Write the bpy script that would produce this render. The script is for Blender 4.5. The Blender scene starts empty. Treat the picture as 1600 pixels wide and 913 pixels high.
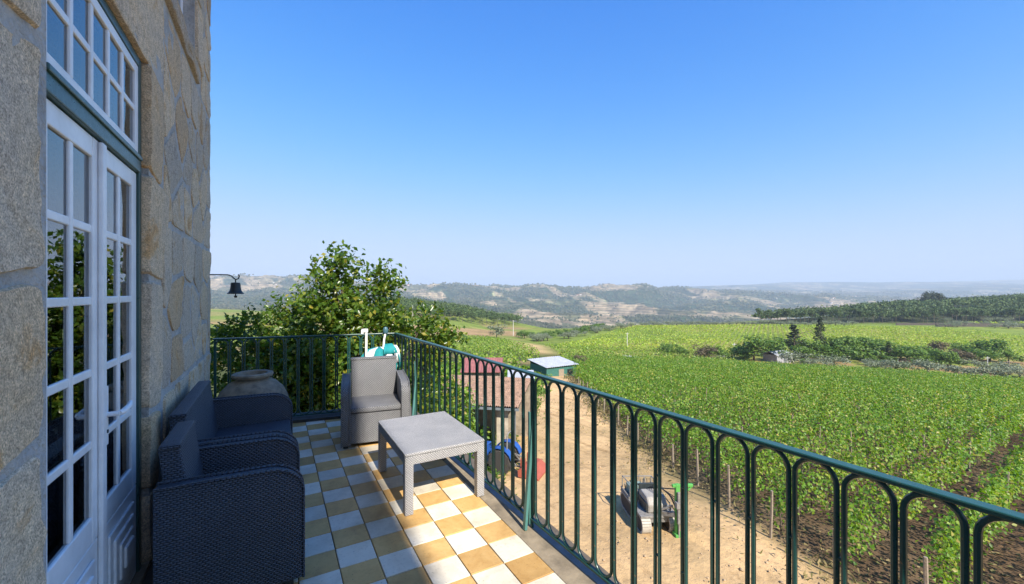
import bpy, bmesh, math, random
import numpy as np
from mathutils import Vector, Matrix

random.seed(7)
RNG = np.random.default_rng(11)
S = bpy.context.scene
C = S.collection
PI = math.pi
R = math.radians

# ---------------------------------------------------------------- camera
F = 650.0 / 1600.0                      # focal length / image width
CAMZ = 1.55
YAW = math.atan(370.0 / 650.0)          # turned right of the wall direction (+Y)
CY, SY = math.cos(YAW), math.sin(YAW)
cam = bpy.data.cameras.new('camera')
cam.sensor_width = 36.0
cam.lens = 36.0 * F
cam.clip_start = 0.05
cam.clip_end = 60000
co = bpy.data.objects.new('camera', cam)
co.location = (0, 0, CAMZ)
co.rotation_euler = (PI / 2, 0, -YAW)
C.objects.link(co)
S.camera = co

# ---------------------------------------------------------------- sky, sun, exposure
SUN_EL = 41.5
wd = bpy.data.worlds.new('World')
S.world = wd
wd.use_nodes = True
wn = wd.node_tree
bgn = wn.nodes['Background']
sky = wn.nodes.new('ShaderNodeTexSky')
sky.sky_type = 'NISHITA'
sky.sun_disc = False
sky.sun_elevation = R(SUN_EL)
sky.sun_rotation = R(179.5)
sky.altitude = 400
sky.air_density = 1.0
sky.dust_density = 0.3
sky.ozone_density = 2.5
# the clear saturated blue of the photograph: mild saturation and a soft ceiling on the bright horizon
_hs = wn.nodes.new('ShaderNodeHueSaturation')
_hs.inputs['Saturation'].default_value = 1.36
_hs.inputs['Hue'].default_value = 0.514
_hs.inputs['Value'].default_value = 1.3
wn.links.new(sky.outputs[0], _hs.inputs['Color'])
_sep = wn.nodes.new('ShaderNodeSeparateColor'); _cmb = wn.nodes.new('ShaderNodeCombineColor')
wn.links.new(_hs.outputs[0], _sep.inputs[0])
SKY_STRENGTH = 0.15
for _i, (_cap, _pw) in enumerate(((0.33, 1.8), (0.395, 2.0), (0.52, 4.0))):
    _c = _cap / SKY_STRENGTH
    _a = wn.nodes.new('ShaderNodeMath'); _a.operation = 'DIVIDE'; _a.inputs[1].default_value = _c
    _b = wn.nodes.new('ShaderNodeMath'); _b.operation = 'POWER'; _b.inputs[1].default_value = _pw
    _d = wn.nodes.new('ShaderNodeMath'); _d.operation = 'ADD'; _d.inputs[1].default_value = 1.0
    _e = wn.nodes.new('ShaderNodeMath'); _e.operation = 'POWER'; _e.inputs[1].default_value = -1.0 / _pw
    _f = wn.nodes.new('ShaderNodeMath'); _f.operation = 'MULTIPLY'
    wn.links.new(_sep.outputs[_i], _a.inputs[0]); wn.links.new(_a.outputs[0], _b.inputs[0]); wn.links.new(_b.outputs[0], _d.inputs[0])
    wn.links.new(_d.outputs[0], _e.inputs[0]); wn.links.new(_e.outputs[0], _f.inputs[0]); wn.links.new(_sep.outputs[_i], _f.inputs[1])
    wn.links.new(_f.outputs[0], _cmb.inputs[_i])
wn.links.new(_cmb.outputs[0], bgn.inputs[0])
bgn.inputs[1].default_value = SKY_STRENGTH
sl = bpy.data.lights.new('sun', 'SUN')
sl.energy = 4.3
sl.angle = R(0.5)
sl.color = (1.0, 0.93, 0.82)
so = bpy.data.objects.new('sun', sl)
dirv = Vector((0.008 * math.cos(R(SUN_EL)), math.cos(R(SUN_EL)), -math.sin(R(SUN_EL))))
so.rotation_euler = dirv.to_track_quat('-Z', 'Y').to_euler()
so.location = (0, -20, 30)
C.objects.link(so)
S.view_settings.view_transform = 'Standard'
S.view_settings.look = 'None'
S.view_settings.exposure = 1.05
S.view_settings.gamma = 1.0
S.cycles.use_denoising = True
S.cycles.max_bounces = 8
S.cycles.diffuse_bounces = 6
S.cycles.transparent_max_bounces = 12
S.cycles.volume_bounces = 0
HAZE = 1.75e-4


def at(px, py, d):
    """a point seen at photograph pixel (px, py) at depth d metres"""
    x = (px - 800) / 650 * d
    return Vector((x * CY + d * SY, d * CY - x * SY, CAMZ - (py - 457) / 650 * d))


# ---------------------------------------------------------------- helpers
def tag(o, label=None, cat=None, group=None, kind=None):
    if label: o['label'] = label
    if cat: o['category'] = cat
    if group: o['group'] = group
    if kind: o['kind'] = kind
    return o


def empty(name, loc=(0, 0, 0), rz=0.0):
    o = bpy.data.objects.new(name, None)
    o.location = loc
    o.rotation_euler = (0, 0, rz)
    o.empty_display_size = 0.1
    C.objects.link(o)
    return o


def link(name, me, parent=None, loc=None):
    o = bpy.data.objects.new(name, me)
    C.objects.link(o)
    if parent: o.parent = parent
    if loc is not None: o.location = loc
    return o


def copy_tree(o, parent=None):
    c = o.copy()
    C.objects.link(c)
    c.parent = parent
    for ch in list(o.children):
        copy_tree(ch, c)
    return c


class MB:
    """collects polygons of ONE piece and links them as one mesh object"""
    def __init__(self):
        self.v = []; self.f = []; self.m = []; self.mi = 0
    def add(self, vs, fs):
        b = len(self.v)
        self.v += [tuple(p) for p in vs]
        for q in fs:
            self.f.append(tuple(b + i for i in q)); self.m.append(self.mi)
        return self
    def box(self, lo, hi, M=None):
        x0, y0, z0 = lo; x1, y1, z1 = hi
        vs = [Vector(p) for p in ((x0,y0,z0),(x1,y0,z0),(x1,y1,z0),(x0,y1,z0),(x0,y0,z1),(x1,y0,z1),(x1,y1,z1),(x0,y1,z1))]
        if M: vs = [M @ p for p in vs]
        return self.add(vs, [(0,3,2,1),(4,5,6,7),(0,1,5,4),(1,2,6,5),(2,3,7,6),(3,0,4,7)])
    def bar(self, a, b, w, h, up=(0, 0, 1)):
        a = Vector(a); b = Vector(b); t = (b - a); L = t.length; t.normalize()
        u = Vector(up); sd = t.cross(u)
        if sd.length < 1e-4: sd = t.cross(Vector((1, 0, 0)))
        sd.normalize(); u = sd.cross(t)
        M = Matrix((( t.x, sd.x, u.x, a.x), (t.y, sd.y, u.y, a.y), (t.z, sd.z, u.z, a.z), (0,0,0,1)))
        return self.box((0, -w/2, -h/2), (L, w/2, h/2), M)
    def tube(self, pts, r, n=8, closed=False, caps=True):
        pts = [Vector(p) for p in pts]; N = len(pts)
        rs = r if isinstance(r, (list, tuple)) else [r] * N
        vs = []; prev = None
        for i, p in enumerate(pts):
            if closed: t = pts[(i + 1) % N] - pts[i - 1]
            else: t = pts[min(i + 1, N - 1)] - pts[max(i - 1, 0)]
            t.normalize()
            if prev is None:
                a = Vector((0, 0, 1)) if abs(t.z) < 0.9 else Vector((1, 0, 0))
                u = t.cross(a).normalized()
            else:
                u = (prev - t * prev.dot(t)).normalized()
            prev = u; w = t.cross(u)
            for k in range(n):
                an = 2 * PI * k / n
                vs.append(p + (u * math.cos(an) + w * math.sin(an)) * rs[i])
        fs = []
        for i in range(N if closed else N - 1):
            j = (i + 1) % N
            for k in range(n):
                l = (k + 1) % n
                fs.append((i*n+k, i*n+l, j*n+l, j*n+k))
        if caps and not closed:
            fs.append(tuple(range(n))[::-1]); fs.append(tuple((N-1)*n + k for k in range(n)))
        return self.add(vs, fs)
    def lathe(self, prof, c=(0, 0, 0), n=24, axis='z'):
        vs = []; N = len(prof)
        for (r, z) in prof:
            for k in range(n):
                an = 2 * PI * k / n
                p = (r*math.cos(an), r*math.sin(an), z)
                if axis == 'x': p = (p[2], p[0], p[1])
                if axis == 'y': p = (p[1], p[2], p[0])
                vs.append((p[0]+c[0], p[1]+c[1], p[2]+c[2]))
        fs = []
        for i in range(N - 1):
            for k in range(n):
                l = (k + 1) % n
                fs.append((i*n+k, i*n+l, (i+1)*n+l, (i+1)*n+k))
        fs.append(tuple(range(n))[::-1]); fs.append(tuple((N-1)*n+k for k in range(n)))
        return self.add(vs, fs)
    def prism(self, poly, axis, a, b):
        """extrude polygon (pairs) along axis from a to b"""
        n = len(poly)
        def P(p, t):
            if axis == 'x': return (t, p[0], p[1])
            if axis == 'y': return (p[0], t, p[1])
            return (p[0], p[1], t)
        vs = [P(p, a) for p in poly] + [P(p, b) for p in poly]
        fs = [tuple(range(n))[::-1], tuple(range(n, 2*n))]
        fs += [(i, (i+1) % n, n+(i+1) % n, n+i) for i in range(n)]
        return self.add(vs, fs)
    def build(self, name, mats, parent=None, bevel=0, smooth=False, seg=2, M=None):
        me = bpy.data.meshes.new(name)
        vs = self.v if M is None else [tuple(M @ Vector(p)) for p in self.v]
        me.from_pydata(vs, [], self.f)
        if not isinstance(mats, (list, tuple)): mats = [mats]
        for m in mats: me.materials.append(m)
        me.polygons.foreach_set('material_index', self.m)
        bm = bmesh.new(); bm.from_mesh(me)
        bmesh.ops.recalc_face_normals(bm, faces=bm.faces)
        if bevel:
            es = [e for e in bm.edges if len(e.link_faces) == 2 and e.calc_face_angle(0) > 0.6]
            bmesh.ops.bevel(bm, geom=es, offset=bevel, segments=seg, profile=0.5, affect='EDGES', clamp_overlap=True)
        uvl = bm.loops.layers.uv.new('UVMap')
        for f in bm.faces:
            n = f.normal; ax = max(range(3), key=lambda i: abs(n[i]))
            i, j = ((1, 2), (0, 2), (0, 1))[ax]
            for l in f.loops:
                l[uvl].uv = (l.vert.co[i], l.vert.co[j])
            f.smooth = smooth
        bm.to_mesh(me); bm.free()
        if smooth:
            try: me.set_sharp_from_angle(angle=R(35))
            except Exception: pass
        return link(name, me, parent)


def np_mesh(name, V, faces, mats, parent=None, smooth=False, midx=None, col=None):
    """fast mesh from numpy: faces is an (M, k) array"""
    me = bpy.data.meshes.new(name)
    V = np.asarray(V, np.float32); faces = np.asarray(faces, np.int32)
    M, k = faces.shape
    me.vertices.add(len(V)); me.vertices.foreach_set('co', V.ravel())
    me.loops.add(M * k); me.loops.foreach_set('vertex_index', faces.ravel())
    me.polygons.add(M); me.polygons.foreach_set('loop_start', np.arange(M, dtype=np.int32) * k)
    if smooth: me.polygons.foreach_set('use_smooth', np.ones(M, bool))
    if not isinstance(mats, (list, tuple)): mats = [mats]
    for m in mats: me.materials.append(m)
    if midx is not None: me.polygons.foreach_set('material_index', np.asarray(midx, np.int32))
    if col is not None:
        at_ = me.color_attributes.new('Col', 'FLOAT_COLOR', 'POINT')
        at_.data.foreach_set('color', np.concatenate([col, np.ones((len(col), 1))], 1).astype(np.float32).ravel())
    me.update(calc_edges=True); me.validate()
    return link(name, me, parent) if name else me


# value noise -----------------------------------------------------------------
_TAB = np.random.default_rng(5).random((256, 256))
def vnoise(x, y):
    xi = np.floor(x).astype(int); yi = np.floor(y).astype(int)
    fx = x - xi; fy = y - yi
    fx = fx*fx*(3-2*fx); fy = fy*fy*(3-2*fy)
    a = _TAB[xi % 256, yi % 256]; b = _TAB[(xi+1) % 256, yi % 256]
    c = _TAB[xi % 256, (yi+1) % 256]; d = _TAB[(xi+1) % 256, (yi+1) % 256]
    return (a*(1-fx)+b*fx)*(1-fy) + (c*(1-fx)+d*fx)*fy
def fbm(x, y, o=4, g=0.5):
    s = 0; a = 1; t = 0
    for i in range(o):
        s = s + a*vnoise(x*2**i + 17.3*i, y*2**i + 9.1*i); t += a; a *= g
    return s/t
def sstep(a, b, x):
    t = np.clip((x-a)/(b-a), 0, 1); return t*t*(3-2*t)


# leaves ------------------------------------------------------------------------
def leaf_arrays(P, size, up=0.5, aspect=0.5, fold=0.25, rng=RNG, out=None, outw=0.0):
    """folded two-triangle leaves at points P; returns verts, tris"""
    n = len(P)
    nr = rng.normal(size=(n, 3)); nr /= np.linalg.norm(nr, axis=1)[:, None]
    nr = nr*(1-up) + np.array([0, 0, 1.0])*up
    if out is not None: nr = nr + out*outw
    nr /= np.linalg.norm(nr, axis=1)[:, None] + 1e-9
    a = rng.normal(size=(n, 3)); a -= nr*(a*nr).sum(1)[:, None]
    a /= np.linalg.norm(a, axis=1)[:, None] + 1e-9
    b = np.cross(nr, a)
    s = (np.asarray(size)*np.ones(n)*rng.uniform(0.75, 1.25, n))[:, None]
    base = P - a*s*0.5; tip = P + a*s*0.5
    l = P + b*s*aspect*0.5 + nr*s*fold*aspect; r = P - b*s*aspect*0.5 + nr*s*fold*aspect
    V = np.stack([base, r, tip, l], 1).reshape(-1, 3)
    i = np.arange(n)*4
    T = np.concatenate([np.stack([i, i+1, i+2], 1), np.stack([i, i+2, i+3], 1)])
    T = T.reshape(2, n, 3).transpose(1, 0, 2).reshape(-1, 3)
    return V, T


# ---------------------------------------------------------------- materials
def newmat(name):
    m = bpy.data.materials.new(name); m.use_nodes = True
    nt = m.node_tree; b = nt.nodes['Principled BSDF']
    return m, nt, b
def N(nt, t, **kw):
    n = nt.nodes.new(t)
    for k, v in kw.items(): setattr(n, k, v)
    return n
def L(nt, a, b): nt.links.new(a, b)
def coord(nt, kind='Object', scale=None):
    tc = N(nt, 'ShaderNodeTexCoord')
    if scale is None: return tc.outputs[kind]
    mp = N(nt, 'ShaderNodeMapping'); mp.inputs['Scale'].default_value = scale
    L(nt, tc.outputs[kind], mp.inputs[0]); return mp.outputs[0]
def noise(nt, vec, scale, detail=4, rough=0.55, dist=0):
    n = N(nt, 'ShaderNodeTexNoise'); n.inputs['Scale'].default_value = scale
    n.inputs['Detail'].default_value = detail; n.inputs['Roughness'].default_value = rough
    n.inputs['Distortion'].default_value = dist
    if vec is not None: L(nt, vec, n.inputs['Vector'])
    return n.outputs['Fac']
def ramp(nt, fac, stops, interp='LINEAR'):
    r = N(nt, 'ShaderNodeValToRGB'); r.color_ramp.interpolation = interp
    e = r.color_ramp.elements
    while len(e) > 1: e.remove(e[-1])
    e[0].position = stops[0][0]; e[0].color = tuple(stops[0][1]) + (1,)
    for p, c in stops[1:]:
        q = e.new(p); q.color = tuple(c) + (1,)
    L(nt, fac, r.inputs[0]); return r.outputs[0]
def gray(nt, fac, a, b, lo=0.0, hi=1.0):
    m = N(nt, 'ShaderNodeMapRange'); m.inputs[1].default_value = lo; m.inputs[2].default_value = hi
    m.inputs[3].default_value = a; m.inputs[4].default_value = b
    L(nt, fac, m.inputs[0]); return m.outputs[0]
def mixc(nt, fac, a, b, blend='MIX'):
    m = N(nt, 'ShaderNodeMix', data_type='RGBA', blend_type=blend)
    for sock, v in ((m.inputs[0], fac), (m.inputs[6], a), (m.inputs[7], b)):
        if isinstance(v, (int, float)): sock.default_value = v
        elif isinstance(v, (tuple, list)): sock.default_value = tuple(v) + (1,)
        else: L(nt, v, sock)
    return m.outputs[2]
def math_(nt, op, a, b=None):
    m = N(nt, 'ShaderNodeMath', operation=op)
    for i, v in enumerate((a, b)):
        if v is None: continue
        if isinstance(v, (int, float)): m.inputs[i].default_value = v
        else: L(nt, v, m.inputs[i])
    return m.outputs[0]
def bump(nt, h, b, strength=0.4, dist=0.01):
    n = N(nt, 'ShaderNodeBump'); n.inputs['Strength'].default_value = strength
    n.inputs['Distance'].default_value = dist
    L(nt, h, n.inputs['Height']); L(nt, n.outputs[0], b.inputs['Normal'])
def hsv(nt, col, h=0.5, s=1.0, v=1.0):
    n = N(nt, 'ShaderNodeHueSaturation')
    for k, x in (('Hue', h), ('Saturation', s), ('Value', v)):
        if isinstance(x, (int, float)): n.inputs[k].default_value = x
        else: L(nt, x, n.inputs[k])
    L(nt, col, n.inputs['Color']); return n.outputs[0]

def m_plain(name, col, rough=0.6, var=0.12, scale=6, metal=0, spec=0.5, bmp=0.0, bs=60):
    m, nt, b = newmat(name)
    v = coord(nt)
    f = noise(nt, v, scale, 6, 0.65)
    lo = tuple(c*(1-var) for c in col); hi = tuple(min(1, c*(1+var)) for c in col)
    L(nt, ramp(nt, f, [(0.3, lo), (0.7, hi)]), b.inputs['Base Color'])
    L(nt, gray(nt, f, rough*0.85, min(1, rough*1.15), 0.3, 0.7), b.inputs['Roughness'])
    b.inputs['Metallic'].default_value = metal
    b.inputs['Specular IOR Level'].default_value = spec
    if bmp: bump(nt, noise(nt, v, bs, 4), b, bmp, 0.004)
    return m

def m_foliage(name, stops, trans=0.35, rough=0.45, spec=0.4, patch=0):
    m, nt, b = newmat(name)
    g = N(nt, 'ShaderNodeNewGeometry')
    c = ramp(nt, g.outputs['Random Per Island'], stops)
    if patch:                                 # vigour differs from place to place in the field
        q = noise(nt, g.outputs['Position'], 0.11, 4, 0.65)
        c = mixc(nt, patch, c, ramp(nt, q, [(0.32, (0.62, 0.78, 0.75)), (0.5, (1, 1, 1)), (0.62, (1.35, 1.12, 1.1)), (0.74, (1.9, 1.25, 1.3))]), 'MULTIPLY')
    L(nt, c, b.inputs['Base Color']); b.inputs['Roughness'].default_value = rough
    b.inputs['Specular IOR Level'].default_value = spec
    t = N(nt, 'ShaderNodeBsdfTranslucent')
    L(nt, hsv(nt, c, 0.485, 1.1, 1.5), t.inputs[0])
    mx = N(nt, 'ShaderNodeMixShader'); mx.inputs[0].default_value = trans
    L(nt, b.outputs[0], mx.inputs[1]); L(nt, t.outputs[0], mx.inputs[2])
    L(nt, mx.outputs[0], nt.nodes['Material Output'].inputs[0])
    return m

def m_stone():
    m, nt, b = newmat('granite')
    v = coord(nt); oi = N(nt, 'ShaderNodeObjectInfo')
    ad = N(nt, 'ShaderNodeVectorMath', operation='ADD'); L(nt, v, ad.inputs[0])
    cm = N(nt, 'ShaderNodeCombineXYZ'); L(nt, math_(nt, 'MULTIPLY', oi.outputs['Random'], 37.0), cm.inputs[0]); L(nt, cm.outputs[0], ad.inputs[1])
    w = ad.outputs[0]
    big = noise(nt, w, 2.6, 7, 0.68, 0.7)
    base = ramp(nt, big, [(0.27, (0.46, 0.42, 0.37)), (0.44, (0.60, 0.53, 0.44)), (0.56, (0.63, 0.54, 0.42)), (0.64, (0.58, 0.41, 0.24)), (0.74, (0.38, 0.21, 0.10))])
    tint = ramp(nt, oi.outputs['Random'], [(0, (0.82, 0.80, 0.79)), (0.35, (1.0, 0.96, 0.92)), (0.65, (1.15, 1.05, 0.92)), (0.88, (1.03, 0.87, 0.68)), (1, (0.84, 0.68, 0.52))])
    base = mixc(nt, 1.0, base, tint, 'MULTIPLY')
    gr = noise(nt, w, 150, 3, 0.7)
    sp = ramp(nt, gr, [(0.36, (0.30, 0.28, 0.27)), (0.47, (0.85, 0.84, 0.82)), (0.56, (1.1, 1.09, 1.05)), (0.65, (1.65, 1.62, 1.55))])
    base = mixc(nt, 0.65, base, sp, 'MULTIPLY')
    gr2 = noise(nt, w, 38, 3, 0.6)
    base = mixc(nt, 0.55, base, ramp(nt, gr2, [(0.35, (0.62, 0.6, 0.58)), (0.55, (1.05, 1.05, 1.05)), (0.7, (1.2, 1.18, 1.1))]), 'MULTIPLY')
    L(nt, base, b.inputs['Base Color']); b.inputs['Roughness'].default_value = 0.92
    b.inputs['Specular IOR Level'].default_value = 0.2
    h = math_(nt, 'ADD', math_(nt, 'MULTIPLY', gr, 0.5), math_(nt, 'ADD', gr2, math_(nt, 'MULTIPLY', noise(nt, w, 11, 5), 1.2)))
    bump(nt, h, b, 0.6, 0.008)
    return m

def m_mortar():
    m, nt, b = newmat('mortar')
    v = coord(nt); f = noise(nt, v, 5, 6, 0.65); g = noise(nt, v, 70, 3)
    c = ramp(nt, f, [(0.3, (0.36, 0.345, 0.33)), (0.5, (0.50, 0.485, 0.46)), (0.75, (0.62, 0.59, 0.54))])
    L(nt, mixc(nt, 0.5, c, ramp(nt, g, [(0.3, (0.7, 0.7, 0.7)), (0.7, (1.15, 1.15, 1.15))]), 'MULTIPLY'), b.inputs['Base Color'])
    b.inputs['Roughness'].default_value = 0.95
    bump(nt, math_(nt, 'ADD', math_(nt, 'MULTIPLY', noise(nt, v, 22, 5, .65), 1.5), math_(nt, 'MULTIPLY', g, 0.6)), b, 0.9, 0.02)
    return m

def m_wicker(name, col, pu=0.024, pv=0.0105):
    m, nt, b = newmat(name)
    uv = coord(nt, 'UV'); sp = N(nt, 'ShaderNodeSeparateXYZ'); L(nt, uv, sp.inputs[0])
    u = math_(nt, 'DIVIDE', sp.outputs[0], pu); v = math_(nt, 'DIVIDE', sp.outputs[1], pv)
    v = math_(nt, 'ADD', v, math_(nt, 'MULTIPLY', noise(nt, uv, 9, 3), 0.9)); u = math_(nt, 'ADD', u, math_(nt, 'MULTIPLY', noise(nt, uv, 14, 3), 0.7))
    row = math_(nt, 'FLOOR', v)
    uu = math_(nt, 'ADD', u, math_(nt, 'MULTIPLY', row, 0.5))
    su = math_(nt, 'ABSOLUTE', math_(nt, 'SINE', math_(nt, 'MULTIPLY', uu, PI)))
    sv = math_(nt, 'ABSOLUTE', math_(nt, 'SINE', math_(nt, 'MULTIPLY', v, PI)))
    h = math_(nt, 'MULTIPLY', math_(nt, 'POWER', su, 0.6), math_(nt, 'POWER', sv, 0.5))
    big = noise(nt, coord(nt), 5, 5, 0.6); fine = noise(nt, coord(nt), 140, 2)
    c = ramp(nt, h, [(0.08, tuple(x*0.12 for x in col)), (0.45, tuple(x*0.8 for x in col)), (1, tuple(x*1.3 for x in col))])
    c = mixc(nt, 0.6, c, ramp(nt, big, [(0.3, (0.8, 0.8, 0.82)), (0.7, (1.2, 1.18, 1.14))]), 'MULTIPLY')
    c = mixc(nt, 0.4, c, ramp(nt, fine, [(0.3, (0.7, 0.7, 0.7)), (0.7, (1.25, 1.25, 1.25))]), 'MULTIPLY')
    L(nt, c, b.inputs['Base Color'])
    b.inputs['Roughness'].default_value = 0.5; b.inputs['Specular IOR Level'].default_value = 0.45
    bump(nt, h, b, 1.0, 0.007)
    return m

def m_tile(name, c0, c1, c2):
    m, nt, b = newmat(name)
    g = N(nt, 'ShaderNodeNewGeometry'); oi = N(nt, 'ShaderNodeObjectInfo')
    p = g.outputs['Position']
    f = noise(nt, p, 9, 7, 0.7, 0.6); fine = noise(nt, p, 55, 4, 0.7); st = noise(nt, p, 2.2, 5, 0.6)
    c = ramp(nt, f, [(0.25, c0), (0.5, c1), (0.75, c2)])
    tv = ramp(nt, oi.outputs['Random'], [(0, (0.74, 0.71, 0.67)), (0.3, (0.95, 0.94, 0.92)), (0.6, (1, 1, 1)), (1, (1.08, 1.04, 0.98))])
    c = mixc(nt, 1.0, c, tv, 'MULTIPLY')
    c = mixc(nt, 0.6, c, ramp(nt, fine, [(0.27, (0.5, 0.46, 0.4)), (0.42, (1, 1, 1)), (0.7, (1.05, 1.05, 1.05))]), 'MULTIPLY')
    c = mixc(nt, 0.95, c, ramp(nt, st, [(0.3, (0.66, 0.61, 0.54)), (0.56, (1, 1, 1))]), 'MULTIPLY')
    sp = N(nt, 'ShaderNodeTexVoronoi'); sp.inputs['Scale'].default_value = 26; L(nt, p, sp.inputs['Vector'])
    c = mixc(nt, ramp(nt, sp.outputs['Distance'], [(0.05, (0.7, 0.7, 0.7)), (0.10, (0, 0, 0))]), c, tuple(x*0.35 for x in c0))
    L(nt, c, b.inputs['Base Color'])
    L(nt, gray(nt, f, 0.45, 0.75, 0.3, 0.7), b.inputs['Roughness'])
    b.inputs['Specular IOR Level'].default_value = 0.35
    bump(nt, math_(nt, 'ADD', f, fine), b, 0.25, 0.004)
    return m

def m_paint(name, col, rough=0.35, chip=None, chipamt=0.74):
    m, nt, b = newmat(name)
    v = coord(nt); f = noise(nt, v, 3, 6, 0.7); g = noise(nt, v, 45, 5, 0.75)
    c = ramp(nt, f, [(0.3, tuple(x*0.82 for x in col)), (0.7, tuple(min(1, x*1.1) for x in col))])
    if chip:
        c = mixc(nt, ramp(nt, g, [(chipamt, (0, 0, 0)), (chipamt+0.03, (1, 1, 1))]), c, chip)
    L(nt, c, b.inputs['Base Color'])
    L(nt, gray(nt, g, rough*0.8, rough*1.4, 0.3, 0.7), b.inputs['Roughness'])
    bump(nt, g, b, 0.12, 0.002)
    return m

def m_glass():
    m, nt, b = newmat('window_glass')
    nt.nodes.remove(b)
    fr = N(nt, 'ShaderNodeFresnel'); fr.inputs[0].default_value = 2.7
    tr = N(nt, 'ShaderNodeBsdfTransparent'); tr.inputs[0].default_value = (0.62, 0.68, 0.68, 1)
    gl = N(nt, 'ShaderNodeBsdfGlossy'); gl.inputs['Roughness'].default_value = 0.0
    gl.inputs[0].default_value = (0.92, 0.96, 1, 1)
    w = noise(nt, coord(nt), 1.6, 2)
    bp = N(nt, 'ShaderNodeBump'); bp.inputs['Strength'].default_value = 0.03; bp.inputs['Distance'].default_value = 0.02
    L(nt, w, bp.inputs['Height']); L(nt, bp.outputs[0], gl.inputs['Normal'])
    mx = N(nt, 'ShaderNodeMixShader')
    L(nt, fr.outputs[0], mx.inputs[0]); L(nt, tr.outputs[0], mx.inputs[1]); L(nt, gl.outputs[0], mx.inputs[2])
    L(nt, mx.outputs[0], nt.nodes['Material Output'].inputs[0])
    return m

STONE = m_stone(); MORTAR = m_mortar(); GLASS = m_glass()
WHITE = m_paint('white_paint', (0.88, 0.89, 0.90), 0.35)
GREENFRAME = m_paint('dark_green_paint', (0.032, 0.08, 0.072), 0.3)
IRON = m_paint('green_iron_paint', (0.018, 0.075, 0.068), 0.3, (0.22, 0.13, 0.07), 0.645)
IRONLIGHT = m_paint('pale_green_iron_paint', (0.07, 0.19, 0.175), 0.4, (0.2, 0.15, 0.1), 0.7)
WICKER_SHADED = m_wicker('wicker_shaded_tone', (0.062, 0.08, 0.115))  # wicker of the set by the wall, its bluish shade put into the colour
WICKER_SHEEN = m_wicker('wicker_sheen_tone', (0.50, 0.495, 0.50), 0.018, 0.0085)  # table wicker, the sun's grazing sheen lightened into its base colour
WICKER_SUNLIT = m_wicker('wicker_sunlit_tone', (0.225, 0.227, 0.235))  # same wicker for the far chair, sunlight put into the base colour
TILEW = m_tile('cream_tile', (0.62, 0.57, 0.46), (0.74, 0.685, 0.565), (0.79, 0.735, 0.615))
TILEB = m_tile('ochre_tile', (0.50, 0.29, 0.095), (0.62, 0.39, 0.145), (0.68, 0.46, 0.20))
CONC = m_plain('weathered_concrete', (0.24, 0.195, 0.135), 0.95, 0.4, 7, bmp=0.6, bs=40)
DARKC = m_plain('dark_damp_concrete', (0.06, 0.062, 0.06), 0.8, 0.4, 9, bmp=0.6, bs=40)
GROUT = m_plain('grout', (0.11, 0.09, 0.07), 0.95, 0.3, 20)
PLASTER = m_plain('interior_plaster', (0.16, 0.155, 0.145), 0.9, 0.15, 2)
BLACKIRON = m_plain('black_iron', (0.022, 0.03, 0.032), 0.5, 0.3, 30, bmp=0.3)
STEEL = m_plain('brushed_steel', (0.45, 0.45, 0.45), 0.35, 0.1, 30, metal=1)
CLAY = m_plain('weathered_clay', (0.25, 0.205, 0.15), 0.9, 0.5, 10, bmp=0.9, bs=55)
PLASTICW = m_plain('white_plastic', (0.8, 0.79, 0.76), 0.45, 0.05)
CANVASW = m_plain('white_canvas', (0.78, 0.78, 0.76), 0.8, 0.06, 20, bmp=0.2)
CANVASG = m_plain('teal_canvas', (0.01, 0.25, 0.27), 0.8, 0.12, 20, bmp=0.2)


# =============================================================== THE HOUSE
WX = -0.62                                   # face of the stone wall
house = empty('stone_house', (WX, 2.5, 0))
tag(house, 'old granite house wall with white glazed double door beside the terrace', 'house')
def hpart(mb, name, m, parent=house, **k):
    o = mb.build(name, m, None, M=Matrix.Translation((-WX, -2.5, 0)), **k)
    o.parent = parent
    return o
DY0, DY1, DZ1 = 1.86, 3.05, 2.84             # door opening
UY0, UY1, UZ0 = 3.88, 4.62, 3.60             # upper window opening
HY1 = 5.64                                   # house corner
w = MB(); t0, t1 = WX-0.55, WX-0.005
w.box((t0, -5.0, -5.9), (t1, DY0, 9)); w.box((t0, DY0, DZ1+.03), (t1, UY0, 9)); w.box((t0, DY1+.03, -5.9), (t1, UY0, DZ1+.03))
w.box((t0, UY0, -5.9), (t1, UY1, UZ0)); w.box((t0, UY1, -5.9), (t1, HY1-0.02, 9)); w.box((t0, DY0, -5.9), (t1, DY1+.03, -0.02)); w.box((t0, UY0, 5.3), (t1, UY1, 9))
hpart(w, 'wall', MORTAR)
g = MB(); g.box((-9, HY1-0.5, -5.9), (t0-0.002, HY1-0.03, 9)); hpart(g, 'end_wall', MORTAR)
g = MB(); g.box((-9, -16, -5.9), (0.655, -5.003, 12.0)); hpart(g, 'wing_wall', MORTAR)
r_ = MB(); r_.prism([(-9.6, 8.9), (WX+0.35, 9.02), (WX+0.35, 9.2), (-4.8, 11.5), (-9.6, 9.2)], 'y', -5.0, HY1+0.3); hpart(r_, 'roof', m_plain('roof_clay', (0.32, 0.15, 0.08), 0.9, 0.3, 8))
# the room behind the glass
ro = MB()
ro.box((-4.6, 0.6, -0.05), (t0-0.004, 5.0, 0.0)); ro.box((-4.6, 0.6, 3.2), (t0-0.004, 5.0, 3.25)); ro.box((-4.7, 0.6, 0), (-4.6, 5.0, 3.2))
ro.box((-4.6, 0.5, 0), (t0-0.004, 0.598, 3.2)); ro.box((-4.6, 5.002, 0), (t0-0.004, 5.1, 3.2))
hpart(ro, 'room', PLASTER)

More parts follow.
